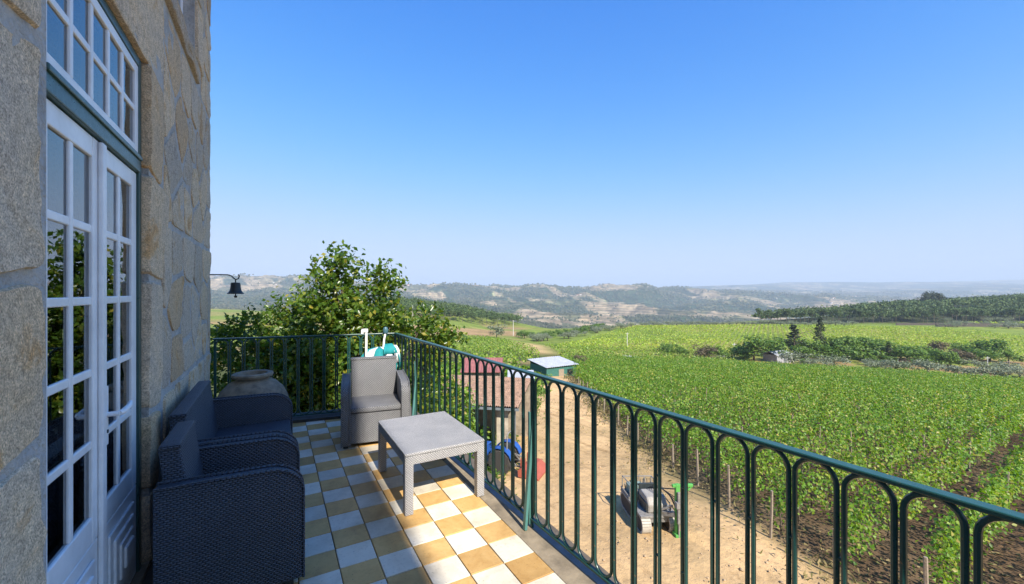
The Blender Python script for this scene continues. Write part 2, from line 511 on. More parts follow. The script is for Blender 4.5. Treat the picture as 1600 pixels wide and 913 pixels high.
# ---- stones: irregular cells, each its own piece
def clip(poly, a, b, c):
    out = []
    for i in range(len(poly)):
        p, q = poly[i], poly[(i+1) % len(poly)]
        dp = a*p[0]+b*p[1]-c; dq = a*q[0]+b*q[1]-c
        if dp <= 0: out.append(p)
        if dp*dq < 0:
            t = dp/(dp-dq); out.append((p[0]+t*(q[0]-p[0]), p[1]+t*(q[1]-p[1])))
    return out
def voro(seeds, rect, ky=1.0):
    cells = []
    for i, s in enumerate(seeds):
        poly = [(rect[0], rect[2]), (rect[1], rect[2]), (rect[1], rect[3]), (rect[0], rect[3])]
        for j, q in enumerate(seeds):
            if i == j: continue
            dx, dy = q[0]-s[0], (q[1]-s[1])*ky
            if dx*dx+dy*dy > 2.5: continue
            a, b = dx, dy*ky
            c = a*(s[0]+q[0])/2 + b*(s[1]+q[1])/2
            poly = clip(poly, a, b, c)
            if len(poly) < 3: break
        if len(poly) >= 3: cells.append(poly)
    return cells
def inset(poly, d):
    a = sum(poly[i][0]*poly[(i+1) % len(poly)][1]-poly[(i+1) % len(poly)][0]*poly[i][1] for i in range(len(poly)))
    if a < 0: poly = poly[::-1]
    out = poly
    n = len(poly)
    for i in range(n):
        p, q = poly[i], poly[(i+1) % n]
        ex, ey = q[0]-p[0], q[1]-p[1]; l = math.hypot(ex, ey)
        if l < 1e-6: continue
        nx, ny = ey/l, -ex/l
        out = clip(out, nx, ny, nx*p[0]+ny*p[1]-d)
        if len(out) < 3: return None
    return out
def stone(poly, gap, proud, rnd, rough=0.006, deep=0.05):
    poly = inset(poly, gap)
    if not poly: return
    cx = sum(p[0] for p in poly)/len(poly); cz = sum(p[1] for p in poly)/len(poly)
    for _ in range(2):                        # corner cutting: worn corners
        q = []
        for i in range(len(poly)):
            a, b = poly[i], poly[(i+1) % len(poly)]
            l = math.hypot(b[0]-a[0], b[1]-a[1]); t = min(0.22, 0.028/max(l, 1e-4))
            q += [(a[0]+(b[0]-a[0])*t, a[1]+(b[1]-a[1])*t), (b[0]+(a[0]-b[0])*t, b[1]+(a[1]-b[1])*t)]
        poly = q
    pts = []
    for i in range(len(poly)):                # resample with a ragged edge
        a, b = poly[i], poly[(i+1) % len(poly)]
        l = math.hypot(b[0]-a[0], b[1]-a[1]); n = max(1, int(l/0.045))
        for k in range(n):
            t = k/n; pts.append((a[0]+(b[0]-a[0])*t, a[1]+(b[1]-a[1])*t))
    n = len(pts); vs = []; fs = []
    sx = rnd.uniform(-0.005, 0.005); sz = rnd.uniform(-0.007, 0.007)
    sc = rnd.uniform(0, 50)
    rings = [(1.0, -deep, 0.0), (1.0, proud*0.55, 0.3), (0.982, proud*0.95, 0.9), (0.93, proud, 1), (0.62, proud*1.05, 1), (0.33, proud*1.08, 1)]
    for (k, x, ww) in rings:
        for (py, pz) in pts:
            y = cx+(py-cx)*k; z = cz+(pz-cz)*k
            nn = float(fbm(np.array([y*5+sc]), np.array([z*5]), 3)[0]-0.5)
            rg = float(vnoise(np.array([y*22+sc]), np.array([z*22]))[0]-0.5)
            e = 1 + rg*0.05*(1 if k > 0.9 else 0)
            vs.append((WX-0.013+x+(nn*rough*3.2+rg*rough+sx*(y-cx)*2+sz*(z-cz)*2)*ww, cx+(y-cx)*e, cz+(z-cz)*e))
    b = len(rings)
    for i in range(b-1):
        for k in range(n):
            l = (k+1) % n; fs.append((i*n+k, i*n+l, (i+1)*n+l, (i+1)*n+k))
    vs.append((WX-0.013+proud*1.08, cx, cz)); c = len(vs)-1
    for k in range(n): fs.append(((b-1)*n+k, (b-1)*n+(k+1) % n, c))
    m = MB(); m.add(vs, fs)
    hpart(m, 'stone', STONE, smooth=True)
rnd = random.Random(21)
def rect(y0, y1, z0, z1, j=0.05):
    f = lambda: rnd.uniform(-j, j)
    return [(y0, z0+f()), (y1, z0+f()), (y1, z1+f()), (y0, z1+f())]
# coursed jamb blocks left and right of the door, with slanting joints
def stack(y0, y1, zs, slant, gap=0.018, wob=0.06):
    zl = [(z+rnd.uniform(-.02, .02)-slant, z+rnd.uniform(-.02, .02)+slant) for z in zs]
    yy = [y1+rnd.uniform(-wob, wob) for _ in zs]
    for i in range(len(zs)-1):
        stone([(y0, zl[i][0]), (y1+rnd.uniform(0, wob), zl[i][1]), (y1+rnd.uniform(0, wob), zl[i+1][1]), (y0, zl[i+1][0])], gap, 0.03, rnd, 0.018)
def mstack(y0, y1, zs, slant):
    for i in range(len(zs)-1):
        z0, z1 = zs[i], zs[i+1]
        stone([(y0, z0-slant), (y1, z0+slant), (y1, z1+slant), (y0, z1-slant)], 0.022, 0.02, rnd, 0.009)
mstack(1.16, 1.83, [-0.02, 0.46, 1.06, 1.57, 2.28, 2.95], 0.035)
mstack(0.45, 1.15, [-0.02, 0.62, 1.25, 1.8, 2.5, 3.0], -0.03)
stone([(1.2, 2.835), (3.42, 2.835), (3.46, 3.45), (1.2, 3.5)], 0.012, 0.02, rnd, 0.006, 0.14)     # lintel over the door
stone([(0.4, 3.0), (1.19, 2.97), (1.19, 3.5), (0.4, 3.5)], 0.016, 0.035, rnd, 0.018)
for i, (z0, z1, y1) in enumerate([(-0.02, 0.40, 3.42), (0.40, 0.86, 3.30), (0.86, 1.62, 3.36), (1.62, 2.22, 3.52), (2.22, 2.85, 3.38)]):
    stone([(3.04, z0+.01), (y1, z0-.03), (y1+.03, z1-.02), (3.04, z1+.02)], 0.022, 0.02, rnd, 0.006, 0.14)
stone([(3.30, UZ0-0.16), (4.78, UZ0-0.16), (4.78, UZ0-0.01), (3.30, UZ0-0.01)], 0.012, 0.04, rnd, 0.012)   # sill stone
for (z0, z1, y1) in [(3.6, 4.2, 4.98), (4.2, 4.85, 4.9), (4.85, 5.4, 5.0)]:
    stone([(4.63, z0), (y1, z0), (y1, z1), (4.63, z1)], 0.014, 0.034, rnd, 0.016)
def fill(rect_, nx, nz, gap=0.02, jit=0.36, proud=(0.011, 0.019)):
    seeds = []
    y0, y1, z0, z1 = rect_
    for j in range(nz):
        for i in range(nx):
            o = 0.5 if j % 2 else 0.0
            seeds.append((y0+(i+0.25+o+rnd.uniform(-jit, jit))*(y1-y0)/nx, z0+(j+0.5+rnd.uniform(-jit, jit))*(z1-z0)/nz))
    for c in voro(seeds, rect_):
        stone(c, gap, rnd.uniform(*proud), rnd)
fill((3.40, HY1+.015, -0.02, 0.9), 5, 3)
fill((3.36, HY1+.015, 0.9, 2.0), 5, 3)
fill((3.42, HY1+.015, 2.0, 3.42), 5, 4)
fill((4.96, HY1+.015, 3.42, 5.4), 2, 6)
fill((3.30, 3.87, 3.62, 5.4), 1, 4, jit=0.2)
fill((0.4, 3.29, 3.52, 5.4), 6, 4)

# ---- door set: frame, transom, two leaves, fanlight
XD = WX-0.03                                # face of the frame
fr = MB()
fr.box((XD-0.09, DY0, 0), (XD, DY0+0.045, DZ1)); fr.box((XD-0.09, DY1-0.045, 0), (XD, DY1, DZ1))
fr.box((XD-0.09, DY0+0.045, DZ1-0.05), (XD, DY1-0.045, DZ1))
hpart(fr, 'door_frame', GREENFRAME, bevel=0.004)
tr = MB(); tr.box((XD-0.09, DY0+0.046, 2.205), (XD+0.006, DY1-0.046, 2.295)); tr.box((XD-0.09, DY0+0.046, 2.268), (XD+0.016, DY1-0.046, 2.294))
hpart(tr, 'transom', GREENFRAME, bevel=0.006)
th = MB(); th.box((XD-0.2, DY0-0.02, -0.015), (XD+0.03, DY1+0.02, 0.012)); hpart(th, 'threshold', CONC, bevel=0.004)
XL = XD-0.012                                # face of the leaves
def glazed(root_name, ya, yb, za, zb, cols, rows, stile, bar, parent, xf=XL, top=None, bot=None, th=0.045):
    top = top or stile; bot = bot or stile
    f = MB()
    f.box((xf-th, ya, za), (xf, ya+stile, zb)); f.box((xf-th, yb-stile, za), (xf, yb, zb))
    f.box((xf-th, ya+stile, za), (xf-0.001, yb-stile, za+bot)); f.box((xf-th, ya+stile, zb-top), (xf-0.001, yb-stile, zb))
    o = hpart(f, root_name, WHITE, parent, bevel=0.005)
    gy0, gy1, gz0, gz1 = ya+stile, yb-stile, za+bot, zb-top
    b = MB()
    for i in range(1, cols):
        y = gy0+(gy1-gy0)*i/cols; b.box((xf-th+0.008, y-bar/2, gz0), (xf-0.003, y+bar/2, gz1))
    for j in range(1, rows):
        z = gz0+(gz1-gz0)*j/rows
        for i in range(cols):
            y0 = gy0+(gy1-gy0)*i/cols+(bar/2 if i else 0); y1 = gy0+(gy1-gy0)*(i+1)/cols-(bar/2 if i < cols-1 else 0)
            b.box((xf-th+0.009, y0, z-bar/2), (xf-0.004, y1, z+bar/2))
    bo = b.build('glazing_bars', WHITE, None, bevel=0.005, M=Matrix.Translation((-WX, -2.5, 0))); bo.parent = o
    for i in range(cols):
        for j in range(rows):
            p = MB(); y0 = gy0+(gy1-gy0)*i/cols; y1 = gy0+(gy1-gy0)*(i+1)/cols; z0 = gz0+(gz1-gz0)*j/rows; z1 = gz0+(gz1-gz0)*(j+1)/rows
            p.add([(xf-0.0125, y0, z0), (xf-0.0125, y1, z0), (xf-0.0125, y1, z1), (xf-0.0125, y0, z1)], [(0, 1, 2, 3)])
            q = p.build('pane', GLASS, None, M=Matrix.Translation((-WX, -2.5, 0))); q.parent = o
    return o
YM = 2.455
def leaf(ya, yb, handle_side):
    o = glazed('door_leaf', ya, yb, 0.50, 2.20, 2, 5, 0.075, 0.034, house, top=0.085, bot=0.11)
    k = dict(M=Matrix.Translation((-WX, -2.5, 0)))
    p = MB(); p.box((XL-0.045, ya, 0.015), (XL-0.0005, yb, 0.498)); q = p.build('panel', WHITE, None, bevel=0.004, **k); q.parent = o
    p = MB(); m0, m1 = ya+0.085, yb-0.085
    p.box((XL, m0, 0.09), (XL+0.012, m1, 0.44)); p.box((XL, m0+0.045, 0.135), (XL+0.022, m1-0.045, 0.395)); p.box((XL, m0+0.09, 0.18), (XL+0.03, m1-0.09, 0.35))
    p.box((XL, m0+0.125, 0.215), (XL+0.04, m1-0.125, 0.315))
    q = p.build('moulding', WHITE, None, bevel=0.008, **k); q.parent = o
    return o, k
la, kk = leaf(DY0+0.047, YM-0.003, 1)
lb, kk = leaf(YM+0.003, DY1-0.047, 0)
p = MB(); p.box((XL+0.001, YM-0.028, 0.02), (XL+0.018, YM+0.024, 2.195)); q = p.build('astragal', WHITE, None, bevel=0.006, **kk); q.parent = lb
p = MB()
p.box((XL+0.001, YM+0.028, 0.87), (XL+0.012, YM+0.062, 1.13))
p.tube([(XL+0.01, YM+0.045, 1.005), (XL+0.055, YM+0.045, 1.005)], 0.011, 10)
p.tube([(XL+0.052, YM+0.045, 1.005), (XL+0.062, YM+0.07, 1.007), (XL+0.062, YM+0.15, 1.012), (XL+0.058, YM+0.19, 1.022)], [0.012, 0.013, 0.012, 0.009], 10)
q = p.build('handle', WHITE, None, smooth=True, **kk); q.parent = lb
p = MB(); p.lathe([(0.008, 0), (0.008, 0.004)], (XL+0.012, YM+0.045, 0.93), 10, 'x'); q = p.build('keyhole', BLACKIRON, None, **kk); q.parent = lb
# inner handle and key seen through the glass of the near leaf
p = MB(); p.tube([(XL-0.05, YM-0.04, 1.0), (XL-0.09, YM-0.045, 1.0), (XL-0.095, YM-0.16, 1.0)], 0.011, 8)
q = p.build('inner_handle', WHITE, None, smooth=True, **kk); q.parent = la
glazed('fanlight', DY0+0.046, DY1-0.046, 2.297, DZ1-0.051, 5, 2, 0.05, 0.03, house, xf=XD-0.004)
uw = glazed('window', UY0+0.002, UY1-0.002, UZ0+0.004, 5.29, 3, 5, 0.05, 0.03, house, xf=WX-0.085)
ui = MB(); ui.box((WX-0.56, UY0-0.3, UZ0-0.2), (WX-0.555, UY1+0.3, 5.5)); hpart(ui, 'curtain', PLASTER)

# ---- bell on its bracket at the house corner
bell = empty('wall_bell', (WX+0.02, 5.60, 1.74)); tag(bell, 'small dark bell hanging from a curled iron bracket on the house corner', 'bell')
b = MB(); b.tube([(-0.1, 0, 0), (0.14, 0, 0.002), (0.175, 0, -0.01), (0.195, 0, -0.035), (0.215, 0, -0.05), (0.24, 0, -0.04), (0.248, 0, -0.01), (0.24, 0, 0.008)], 0.0065, 8)
b.build('bracket', BLACKIRON, bell, smooth=True)
b = MB(); b.tube([(0.213, 0, -0.045), (0.213, 0, -0.085)], 0.006, 8); b.build('hanger', BLACKIRON, bell)
b = MB(); b.lathe([(0.02, -0.082), (0.042, -0.085), (0.047, -0.098), (0.05, -0.14), (0.056, -0.17), (0.07, -0.195), (0.082, -0.207), (0.08, -0.212), (0.05, -0.19)], (0.213, 0, 0), 28)
b.build('bell_body', BLACKIRON, bell, smooth=True)
b = MB(); b.tube([(0.213, 0, -0.18), (0.213, 0, -0.232)], 0.006, 6); b.lathe([(0.006, -0.228), (0.017, -0.236), (0.015, -0.25), (0.004, -0.256)], (0.213, 0, 0), 12)
b.build('clapper', BLACKIRON, bell, smooth=True)

# =============================================================== TERRACE
T = 0.206; TX1 = 1.345; TYA = 2.504
slab = MB(); slab.box((WX-0.02, -5.0, -0.42), (1.62, 5.9, -0.020))
o = slab.build('terrace_floor', GROUT); tag(o, 'terrace floor of cream and ochre chequered tiles', kind='structure')
terr = o
tm = {}
def tile_mesh(mat):
    b = MB(); h = T/2-0.0026
    b.box((-h, -h, -0.016), (h, h, 0.0)); ob = b.build('floor_tile', mat, terr, bevel=0.0022, seg=1)
    me = ob.data; bpy.data.objects.remove(ob); return me
for k, m in (('w', TILEW), ('b', TILEB)): tm[k] = [tile_mesh(m)]
rt = random.Random(3)
for i in range(10):
    for j in range(-9, 16):
        x = TX1-T*(i+0.5); y = TYA+T*(j+0.5)
        if x-T/2 < WX+0.005-0.08: continue
        if y+T/2 > 5.62+(TX1-x)*0.14: continue
        white = (i+j) % 2 == 0             # tile i=3, j=-1 is cream
        white = ((i-3)+(j+1)) % 2 == 0
        q = link('floor_tile', tm['w' if white else 'b'][0], terr, (x, y, rt.uniform(-0.0012, 0.0012)))
        q.rotation_euler = (rt.uniform(-.003, .003), rt.uniform(-.003, .003), rt.uniform(-.004, .004) + rt.choice((0, PI/2, PI, -PI/2)))
def RX(y): return 1.538-0.0335*(y-0.3)      # line of the side railing
kb = MB()
n = 40; ys = np.linspace(-2, 5.75, n)
for a, b_ in zip(ys[:-1], ys[1:]):
    kb.prism([(TX1+0.004, -0.022), (RX((a+b_)/2)+0.0, -0.022), (RX((a+b_)/2)+0.0, -0.001), (TX1+0.004, -0.005)], 'y', a, b_)
o = kb.build('concrete_border', CONC); tag(o, kind='structure')
kb = MB(); kb.prism([(-2, 1.538+0.077+0.004), (-2, 1.64), (5.95, 1.64), (5.95, 1.36)], 'z', -0.10, -0.012)
kb = MB(); kb.add([(RX(-2), -2, -0.009), (1.66, -2, -0.03), (1.50, 5.9, -0.03), (RX(5.75), 5.9, -0.009), (RX(-2), -2, -0.16), (1.66, -2, -0.16), (1.50, 5.9, -0.16), (RX(5.75), 5.9, -0.16)], [(0, 1, 2, 3), (1, 5, 6, 2), (0, 3, 7, 4), (4, 7, 6, 5), (0, 4, 5, 1), (3, 2, 6, 7)])
o = kb.build('terrace_edge', m_plain('grey_ledge', (0.17, 0.18, 0.19), 0.9, 0.3, 8, bmp=.4)); tag(o, kind='structure')
bk = MB(); bk.add([(WX-0.1, 5.70, -0.02), (WX-0.1, 5.98, -0.02), (1.50, 5.72, -0.02), (1.36, 5.36, -0.02), (WX-0.1, 5.70, 0.035), (WX-0.1, 5.98, 0.035), (1.50, 5.72, 0.03), (1.36, 5.36, 0.03)],
       [(0, 1, 2, 3), (4, 7, 6, 5), (0, 4, 5, 1), (1, 5, 6, 2), (2, 6, 7, 3), (3, 7, 4, 0)])
o = bk.build('terrace_kerb', DARKC); tag(o, kind='structure')
bs = MB(); bs.box((WX-0.02, -5.0, -6.2), (1.46, 5.6, -0.425)); o = bs.build('terrace_base', MORTAR); tag(o, kind='structure')

# =============================================================== RAILINGS
RH = 1.02
def hoop_mesh(hw, zlo, zhi, r, name):
    pts = []; n = 10
    for k in range(n+1):
        a = PI*k/n; pts.append((math.cos(a)*hw, 0, zhi-hw+math.sin(a)*hw))
    for k in range(n+1):
        a = PI+PI*k/n; pts.append((math.cos(a)*hw, 0, zlo+hw+math.sin(a)*hw))
    b = MB(); b.tube(pts, r, 8, closed=True)
    for z in (0.36, 0.72): b.tube([(hw, 0, z), (hw+0.02, 0, z)], 0.006, 6)
    o = b.build(name, IRON, None, smooth=True); me = o.data; bpy.data.objects.remove(o); return me
def railing(name, label, A, B, pitch, braces):
    A = Vector(A); B = Vector(B); t = B-A; Ln = t.length; rz = math.atan2(t.y, t.x)
    root = empty(name, A, rz); tag(root, label, 'railing')
    b = MB(); b.box((-0.02, -0.021, RH-0.016), (Ln+0.02, 0.021, RH)); b.build('handrail', IRON, root, bevel=0.004)
    b = MB(); b.box((-0.02, -0.013, 0.05), (Ln+0.02, 0.013, 0.064)); b.build('bottom_rail', IRON, root, bevel=0.003)
    n = int(round(Ln/pitch)); p = Ln/n
    me = hoop_mesh(p/2-0.0105, 0.066, RH-0.017, 0.0085, 'hoop')
    rb_ = random.Random(n)
    for i in range(n):
        q = link('hoop', me, root, (p*(i+0.5)+rb_.uniform(-.0015, .0015), rb_.uniform(-.002, .002), 0)); q.rotation_euler = (rb_.uniform(-.003, .003), 0, rb_.uniform(-.03, .03))
    for u in [0.0, Ln] + list(braces):
        b = MB(); b.box((u-0.008, -0.008, 0.0), (u+0.008, 0.008, RH-0.017)); b.build('post', IRON, root)
    for u in braces:
        b = MB(); b.bar((u, -0.013 if name else 0, 0.80), (u, 0.055, 0.0), 0.02, 0.03, up=(1, 0, 0)); b.bar((u+0.012, 0.012, 0.76), (u+0.012, 0.012, 0.02), 0.012, 0.02, up=(1, 0, 0))
        b.build('brace', IRONLIGHT, root, bevel=0.003)
    return root
P0 = (RX(-1.6), -1.6, 0); P1 = (RX(5.47), 5.47, 0); P2 = (WX+0.02, 5.80, 0)
railing('balcony_railing', 'long dark green hooped iron railing along the valley side of the terrace', P0, P1, 0.1375, [1.65, 3.92, 6.25])
railing('balcony_railing', 'short dark green hooped iron railing across the far end before the tree', P1, P2, 0.142, [])

# =============================================================== FURNITURE
def arm_profile(depth, h, r):
    pts = [(0, 0.03), (depth, 0.03)]
    n = 10
    for k in range(n+1):
        a = PI/2*k/n
        pts.append((depth-r+math.cos(a)*r, h-r*0.75-0.02+math.sin(a)*r*0.75))
    pts.append((0, h-0.02+0.008))
    return pts
def seat_unit(name, width, wick, label, cat, depth=0.69):
    """local frame: back at x=0, faces +x, width along y (0..width)"""
    root = empty(name); tag(root, label, cat)
    at_ = 0.085; ah = 0.645; bh = 0.80
    for y0 in (0, width-at_):
        b = MB(); b.prism(arm_profile(depth, ah, 0.17), 'y', y0, y0+at_); o = b.build('armrest', wick, root, bevel=0.014, smooth=True)
        b = MB()
        pr = arm_profile(depth, ah, 0.17)[1:]
        for yy in (y0+0.004, y0+at_-0.004):   # raised edging cord
            b.tube([(p[0]+0.002, yy, p[1]+0.003) for p in pr], 0.007, 6)
        q = b.build('edging', wick, o, smooth=True)
    b = MB(); b.prism([(0.05, 0.36), (0.15, 0.36), (0.085, bh), (0.0, bh)], 'y', at_+0.004, width-at_-0.004); b.build('backrest', wick, root, bevel=0.014, smooth=True)
    b = MB(); b.prism([(0.0, bh-0.012), (0.095, bh-0.012), (0.09, bh+0.010), (0.006, bh+0.010)], 'y', at_-0.004, width-at_+0.004); b.build('back_cap', wick, root, bevel=0.008, smooth=True)
    b = MB(); b.box((0.14, at_+0.004, 0.345), (depth-0.012, width-at_-0.004, 0.40)); b.build('seat', wick, root, bevel=0.016, smooth=True)
    b = MB(); b.box((0.03, at_+0.003, 0.04), (depth-0.03, width-at_-0.003, 0.338)); b.build('base_panel', wick, root, bevel=0.008)
    for (x, y) in ((0.04, 0.02), (0.04, width-0.065), (depth-0.09, 0.02), (depth-0.09, width-0.065)):
        b = MB(); b.box((x, y, 0), (x+0.045, y+0.045, 0.05)); b.build('foot', BLACKIRON, root)
    return root
a1 = seat_unit('wicker_armchair', 0.61, WICKER_SHADED, 'shade-darkened wicker armchair in shade by the door, nearest its glass', 'armchair', 0.62)
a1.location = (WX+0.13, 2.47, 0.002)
s1 = seat_unit('wicker_sofa', 1.27, WICKER_SHADED, 'shade-darkened wicker two-seat sofa against the stone wall in shade', 'sofa')
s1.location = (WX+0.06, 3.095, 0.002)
a2 = seat_unit('wicker_armchair', 0.66, WICKER_SUNLIT, 'sun-lightened grey wicker armchair half in sun at the far railing corner', 'armchair', 0.66)
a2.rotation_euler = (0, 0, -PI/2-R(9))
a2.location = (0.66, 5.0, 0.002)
# coffee table
tb = empty('coffee_table', (0.775, 2.85, 0.002)); tag(tb, 'low sun-lightened grey wicker coffee table standing in the sun by the railing', 'table')
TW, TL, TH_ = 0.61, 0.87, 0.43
b = MB(); b.box((0, 0, TH_-0.022), (TW, TL, TH_)); b.build('tabletop', WICKER_SHEEN, tb, bevel=0.008)
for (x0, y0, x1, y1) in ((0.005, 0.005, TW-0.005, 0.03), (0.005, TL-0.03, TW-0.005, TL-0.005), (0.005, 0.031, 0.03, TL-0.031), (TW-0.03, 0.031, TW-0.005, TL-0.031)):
    b = MB(); b.box((x0, y0, TH_-0.085), (x1, y1, TH_-0.023)); b.build('apron', WICKER_SHEEN, tb, bevel=0.005)
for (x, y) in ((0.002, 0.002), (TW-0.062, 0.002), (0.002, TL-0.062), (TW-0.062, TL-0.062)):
    b = MB(); b.box((x, y, 0), (x+0.06, y+0.06, TH_-0.024)); b.build('leg', WICKER_SHEEN, tb, bevel=0.006)
# clay urn
un = MB(); un.lathe([(0.16, 0.0), (0.19, 0.02), (0.26, 0.12), (0.325, 0.26), (0.34, 0.37), (0.325, 0.45), (0.285, 0.53), (0.22, 0.60), (0.155, 0.635), (0.145, 0.645), (0.15, 0.655), (0.18, 0.66), (0.192, 0.68), (0.188, 0.698), (0.165, 0.706), (0.135, 0.70), (0.115, 0.64), (0.1, 0.5)], (0, 0, 0), 36)
o = un.build('clay_urn', CLAY, smooth=True); o.location = (-0.205, 5.15, 0); tag(o, 'large weathered clay urn with a narrow lipped mouth behind the sofa', 'urn')

# parasol: folded, standing in the corner behind the armchair
pa = empty('folded_parasol', (1.10, 5.24, 0)); tag(pa, 'folded teal and white striped parasol standing behind the armchair', 'parasol')
b = MB(); b.tube([(-0.05, -0.12, 0.02), (0.09, 0.1, 0.95), (0.11, 0.12, 1.03)], 0.012, 8); b.build('pole', PLASTICW, pa, smooth=True)
b = MB(); b.lathe([(0.012, 1.0), (0.026, 1.01), (0.034, 1.035), (0.03, 1.065), (0.022, 1.085), (0.004, 1.09)], (0.112, 0.12, 0.02), 12); b.build('finial', m_plain('blue_grey_plastic', (0.06, 0.14, 0.17), 0.4), pa, smooth=True)
def gore(pts_, m, seed):
    """one bulging fold of cloth between two side curves"""
    rr = random.Random(seed); b = MB(); n = len(pts_); k = 7; vs = []
    for (z, xa, ya, xb, yb, bulge) in pts_:
        for i in range(k):
            t = i/(k-1); s_ = math.sin(PI*t)
            nx, ny = (yb-ya), -(xb-xa); l = math.hypot(nx, ny)+1e-6
            w_ = bulge*s_+rr.uniform(-.006, .006)
            vs.append((xa+(xb-xa)*t+nx/l*w_, ya+(yb-ya)*t+ny/l*w_, z+rr.uniform(-.004, .004)))
    fs = [(i*k+j, i*k+j+1, (i+1)*k+j+1, (i+1)*k+j) for i in range(n-1) for j in range(k-1)]
    b.add(vs, fs)
    o = b.build('canopy_fold', m, pa, smooth=True)
    sm = o.modifiers.new('thick', 'SOLIDIFY'); sm.thickness = 0.004
    return o
K = 8
for i in range(K):
    a0 = 2*PI*i/K+0.35; a1_ = 2*PI*(i+1)/K+0.35
    rows = []
    for (z, rx, ry, bl) in ((0.15, 0.14, 0.08, 0.03), (0.45, 0.19, 0.10, 0.04), (0.72, 0.20, 0.11, 0.045), (0.86, 0.175, 0.09, 0.04), (0.935, 0.13, 0.07, 0.03), (0.965, 0.03, 0.02, 0.0)):
        cx, cy = -0.02+0.05*(z-0.5), -0.02
        rows.append((z*.91, cx+rx*math.cos(a1_), cy+ry*math.sin(a1_), cx+rx*math.cos(a0), cy+ry*math.sin(a0), -bl))
    gore(rows, CANVASG if i % 2 else CANVASW, i)
# one flap of cloth thrown over the fold
gore([(0.915, 0.06, -0.06, 0.16, -0.05, -0.02), (0.86, 0.04, -0.13, 0.19, -0.10, -0.03), (0.80, 0.03, -0.155, 0.21, -0.11, -0.02)], CANVASG, 30)
gore([(0.89, 0.15, -0.05, 0.22, 0.0, -0.02), (0.83, 0.17, -0.10, 0.25, -0.02, -0.02), (0.68, 0.19, -0.11, 0.26, -0.03, -0.02)], CANVASW, 31)
gore([(0.78, 0.235, -0.06, 0.27, 0.0, -0.01), (0.72, 0.24, -0.07, 0.28, 0.0, -0.01), (0.60, 0.24, -0.07, 0.28, 0.0, -0.01)], CANVASG, 32)
pp = empty('parasol_pole', (0.93, 5.12, 0)); tag(pp, 'thin white tubular pole with a clamp at its top behind the armchair', 'pole')
b = MB(); b.tube([(0, 0, 0), (0.005, 0.0, 1.09)], 0.014, 10); b.build('tube', PLASTICW, pp, smooth=True)
b = MB(); b.box((-0.05, -0.016, 1.075), (0.022, 0.016, 1.115)); b.box((-0.055, -0.014, 1.055), (-0.03, 0.014, 1.10)); b.build('clamp', PLASTICW, pp, bevel=0.004)

# =============================================================== LANDSCAPE
KD = np.array([110, 150, 200, 280, 340, 400, 600, 900, 1500, 2200, 3000, 4500, 7000, 10000, 13000.])
COLS = {   # photograph column -> height of the ground seen at each distance of KD
    330: [545, 528, 514, 503, 497, 492, 483, 488, 482, 458, 431, 440, 446, 450, 452],
    480: [545, 530, 517, 506, 500, 496, 490, 493, 484, 460, 434, 442, 447, 450, 452],
    620: [548, 535, 525, 510, 490, 476, 500, 502, 486, 468, 450, 455, 452, 451, 452],
    700: [549, 534, 525, 514, 500, 484, 505, 506, 492, 472, 449, 455, 453, 451, 452],
    780: [550, 537, 529, 520, 512, 500, 512, 510, 498, 476, 453, 458, 451, 452, 453],
    860: [556, 545, 537, 524, 516, 514, 520, 515, 500, 478, 451, 458, 451, 452, 453],
    1000: [566, 553, 536, 513, 508, 514, 526, 520, 506, 478, 450, 456, 452, 452, 453],
    1200: [580, 557, 535, 512, 507, 501, 516, 522, 508, 484, 462, 457, 443, 447, 451],
    1400: [590, 560, 536, 515, 506, 487, 482, 515, 510, 490, 470, 461, 444, 446, 450],
    1600: [600, 566, 540, 518, 505, 480, 470, 495, 505, 490, 475, 461, 441, 444, 450],
}
_PX = np.array(sorted(COLS)); _TB = np.array([COLS[p] for p in _PX], float)
def z_near(X, Y):
    return -5.6 - 0.095*np.maximum(0, X-11) - 0.06*np.maximum(0, Y-8)
def ground(X, Y):
    X = np.asarray(X, float); Y = np.asarray(Y, float)
    rho = np.hypot(X, Y); d0 = X*SY+Y*CY; l0 = X*CY-Y*SY
    al = np.clip(np.arctan2(l0, d0), R(-35.9), R(50.9)); d = np.maximum(rho*np.cos(al), 1); px = 800+650*np.tan(al)
    i = np.clip(np.searchsorted(_PX, px)-1, 0, len(_PX)-2); t = np.clip((px-_PX[i])/(_PX[i+1]-_PX[i]), 0, 1); t = t*t*(3-2*t)*0.5+t*0.5
    ld = np.log(np.clip(d, KD[0], KD[-1])); lk = np.log(KD)
    j = np.clip(np.searchsorted(lk, ld)-1, 0, len(lk)-2); u = np.clip((ld-lk[j])/(lk[j+1]-lk[j]), 0, 1); u = u*u*(3-2*u)*0.4+u*0.6
    py = (_TB[i, j]*(1-u)+_TB[i, j+1]*u)*(1-t)+(_TB[i+1, j]*(1-u)+_TB[i+1, j+1]*u)*t
    zt = CAMZ-(py-457)/650*d
    zn = z_near(X, Y)
    k = sstep(95, 140, d)
    z = zn*(1-k)+zt*k
    # relief of the far hills
    am = sstep(900, 1600, d)*np.where(d < 6000, 1, 0.6)
    wx = X/420+0.6*fbm(X/900, Y/900, 3); wy = Y/420
    rg = 1-np.abs(2*fbm(wx, wy, 4)-1)
    z = z+am*((rg-0.72)*190*sstep(4200, 2400, d)*0.55+(1-np.abs(2*fbm(X/150+wx, Y/150, 3)-1)-.7)*20*sstep(4200, 2600, d)+(fbm(X/1500, Y/1500+3, 4)-0.5)*d*np.where(d > 4000, 0.03, 0.018))
    z = z+(fbm(X/6, Y/6, 3)-0.5)*0.25*sstep(14, 40, rho)
    return z
def gz(x, y): return float(ground(np.array([x]), np.array([y]))[0])
def gpt(px, d, dz=0.0):
    p = at(px, 457, d); p.z = gz(p.x, p.y)+dz; return p
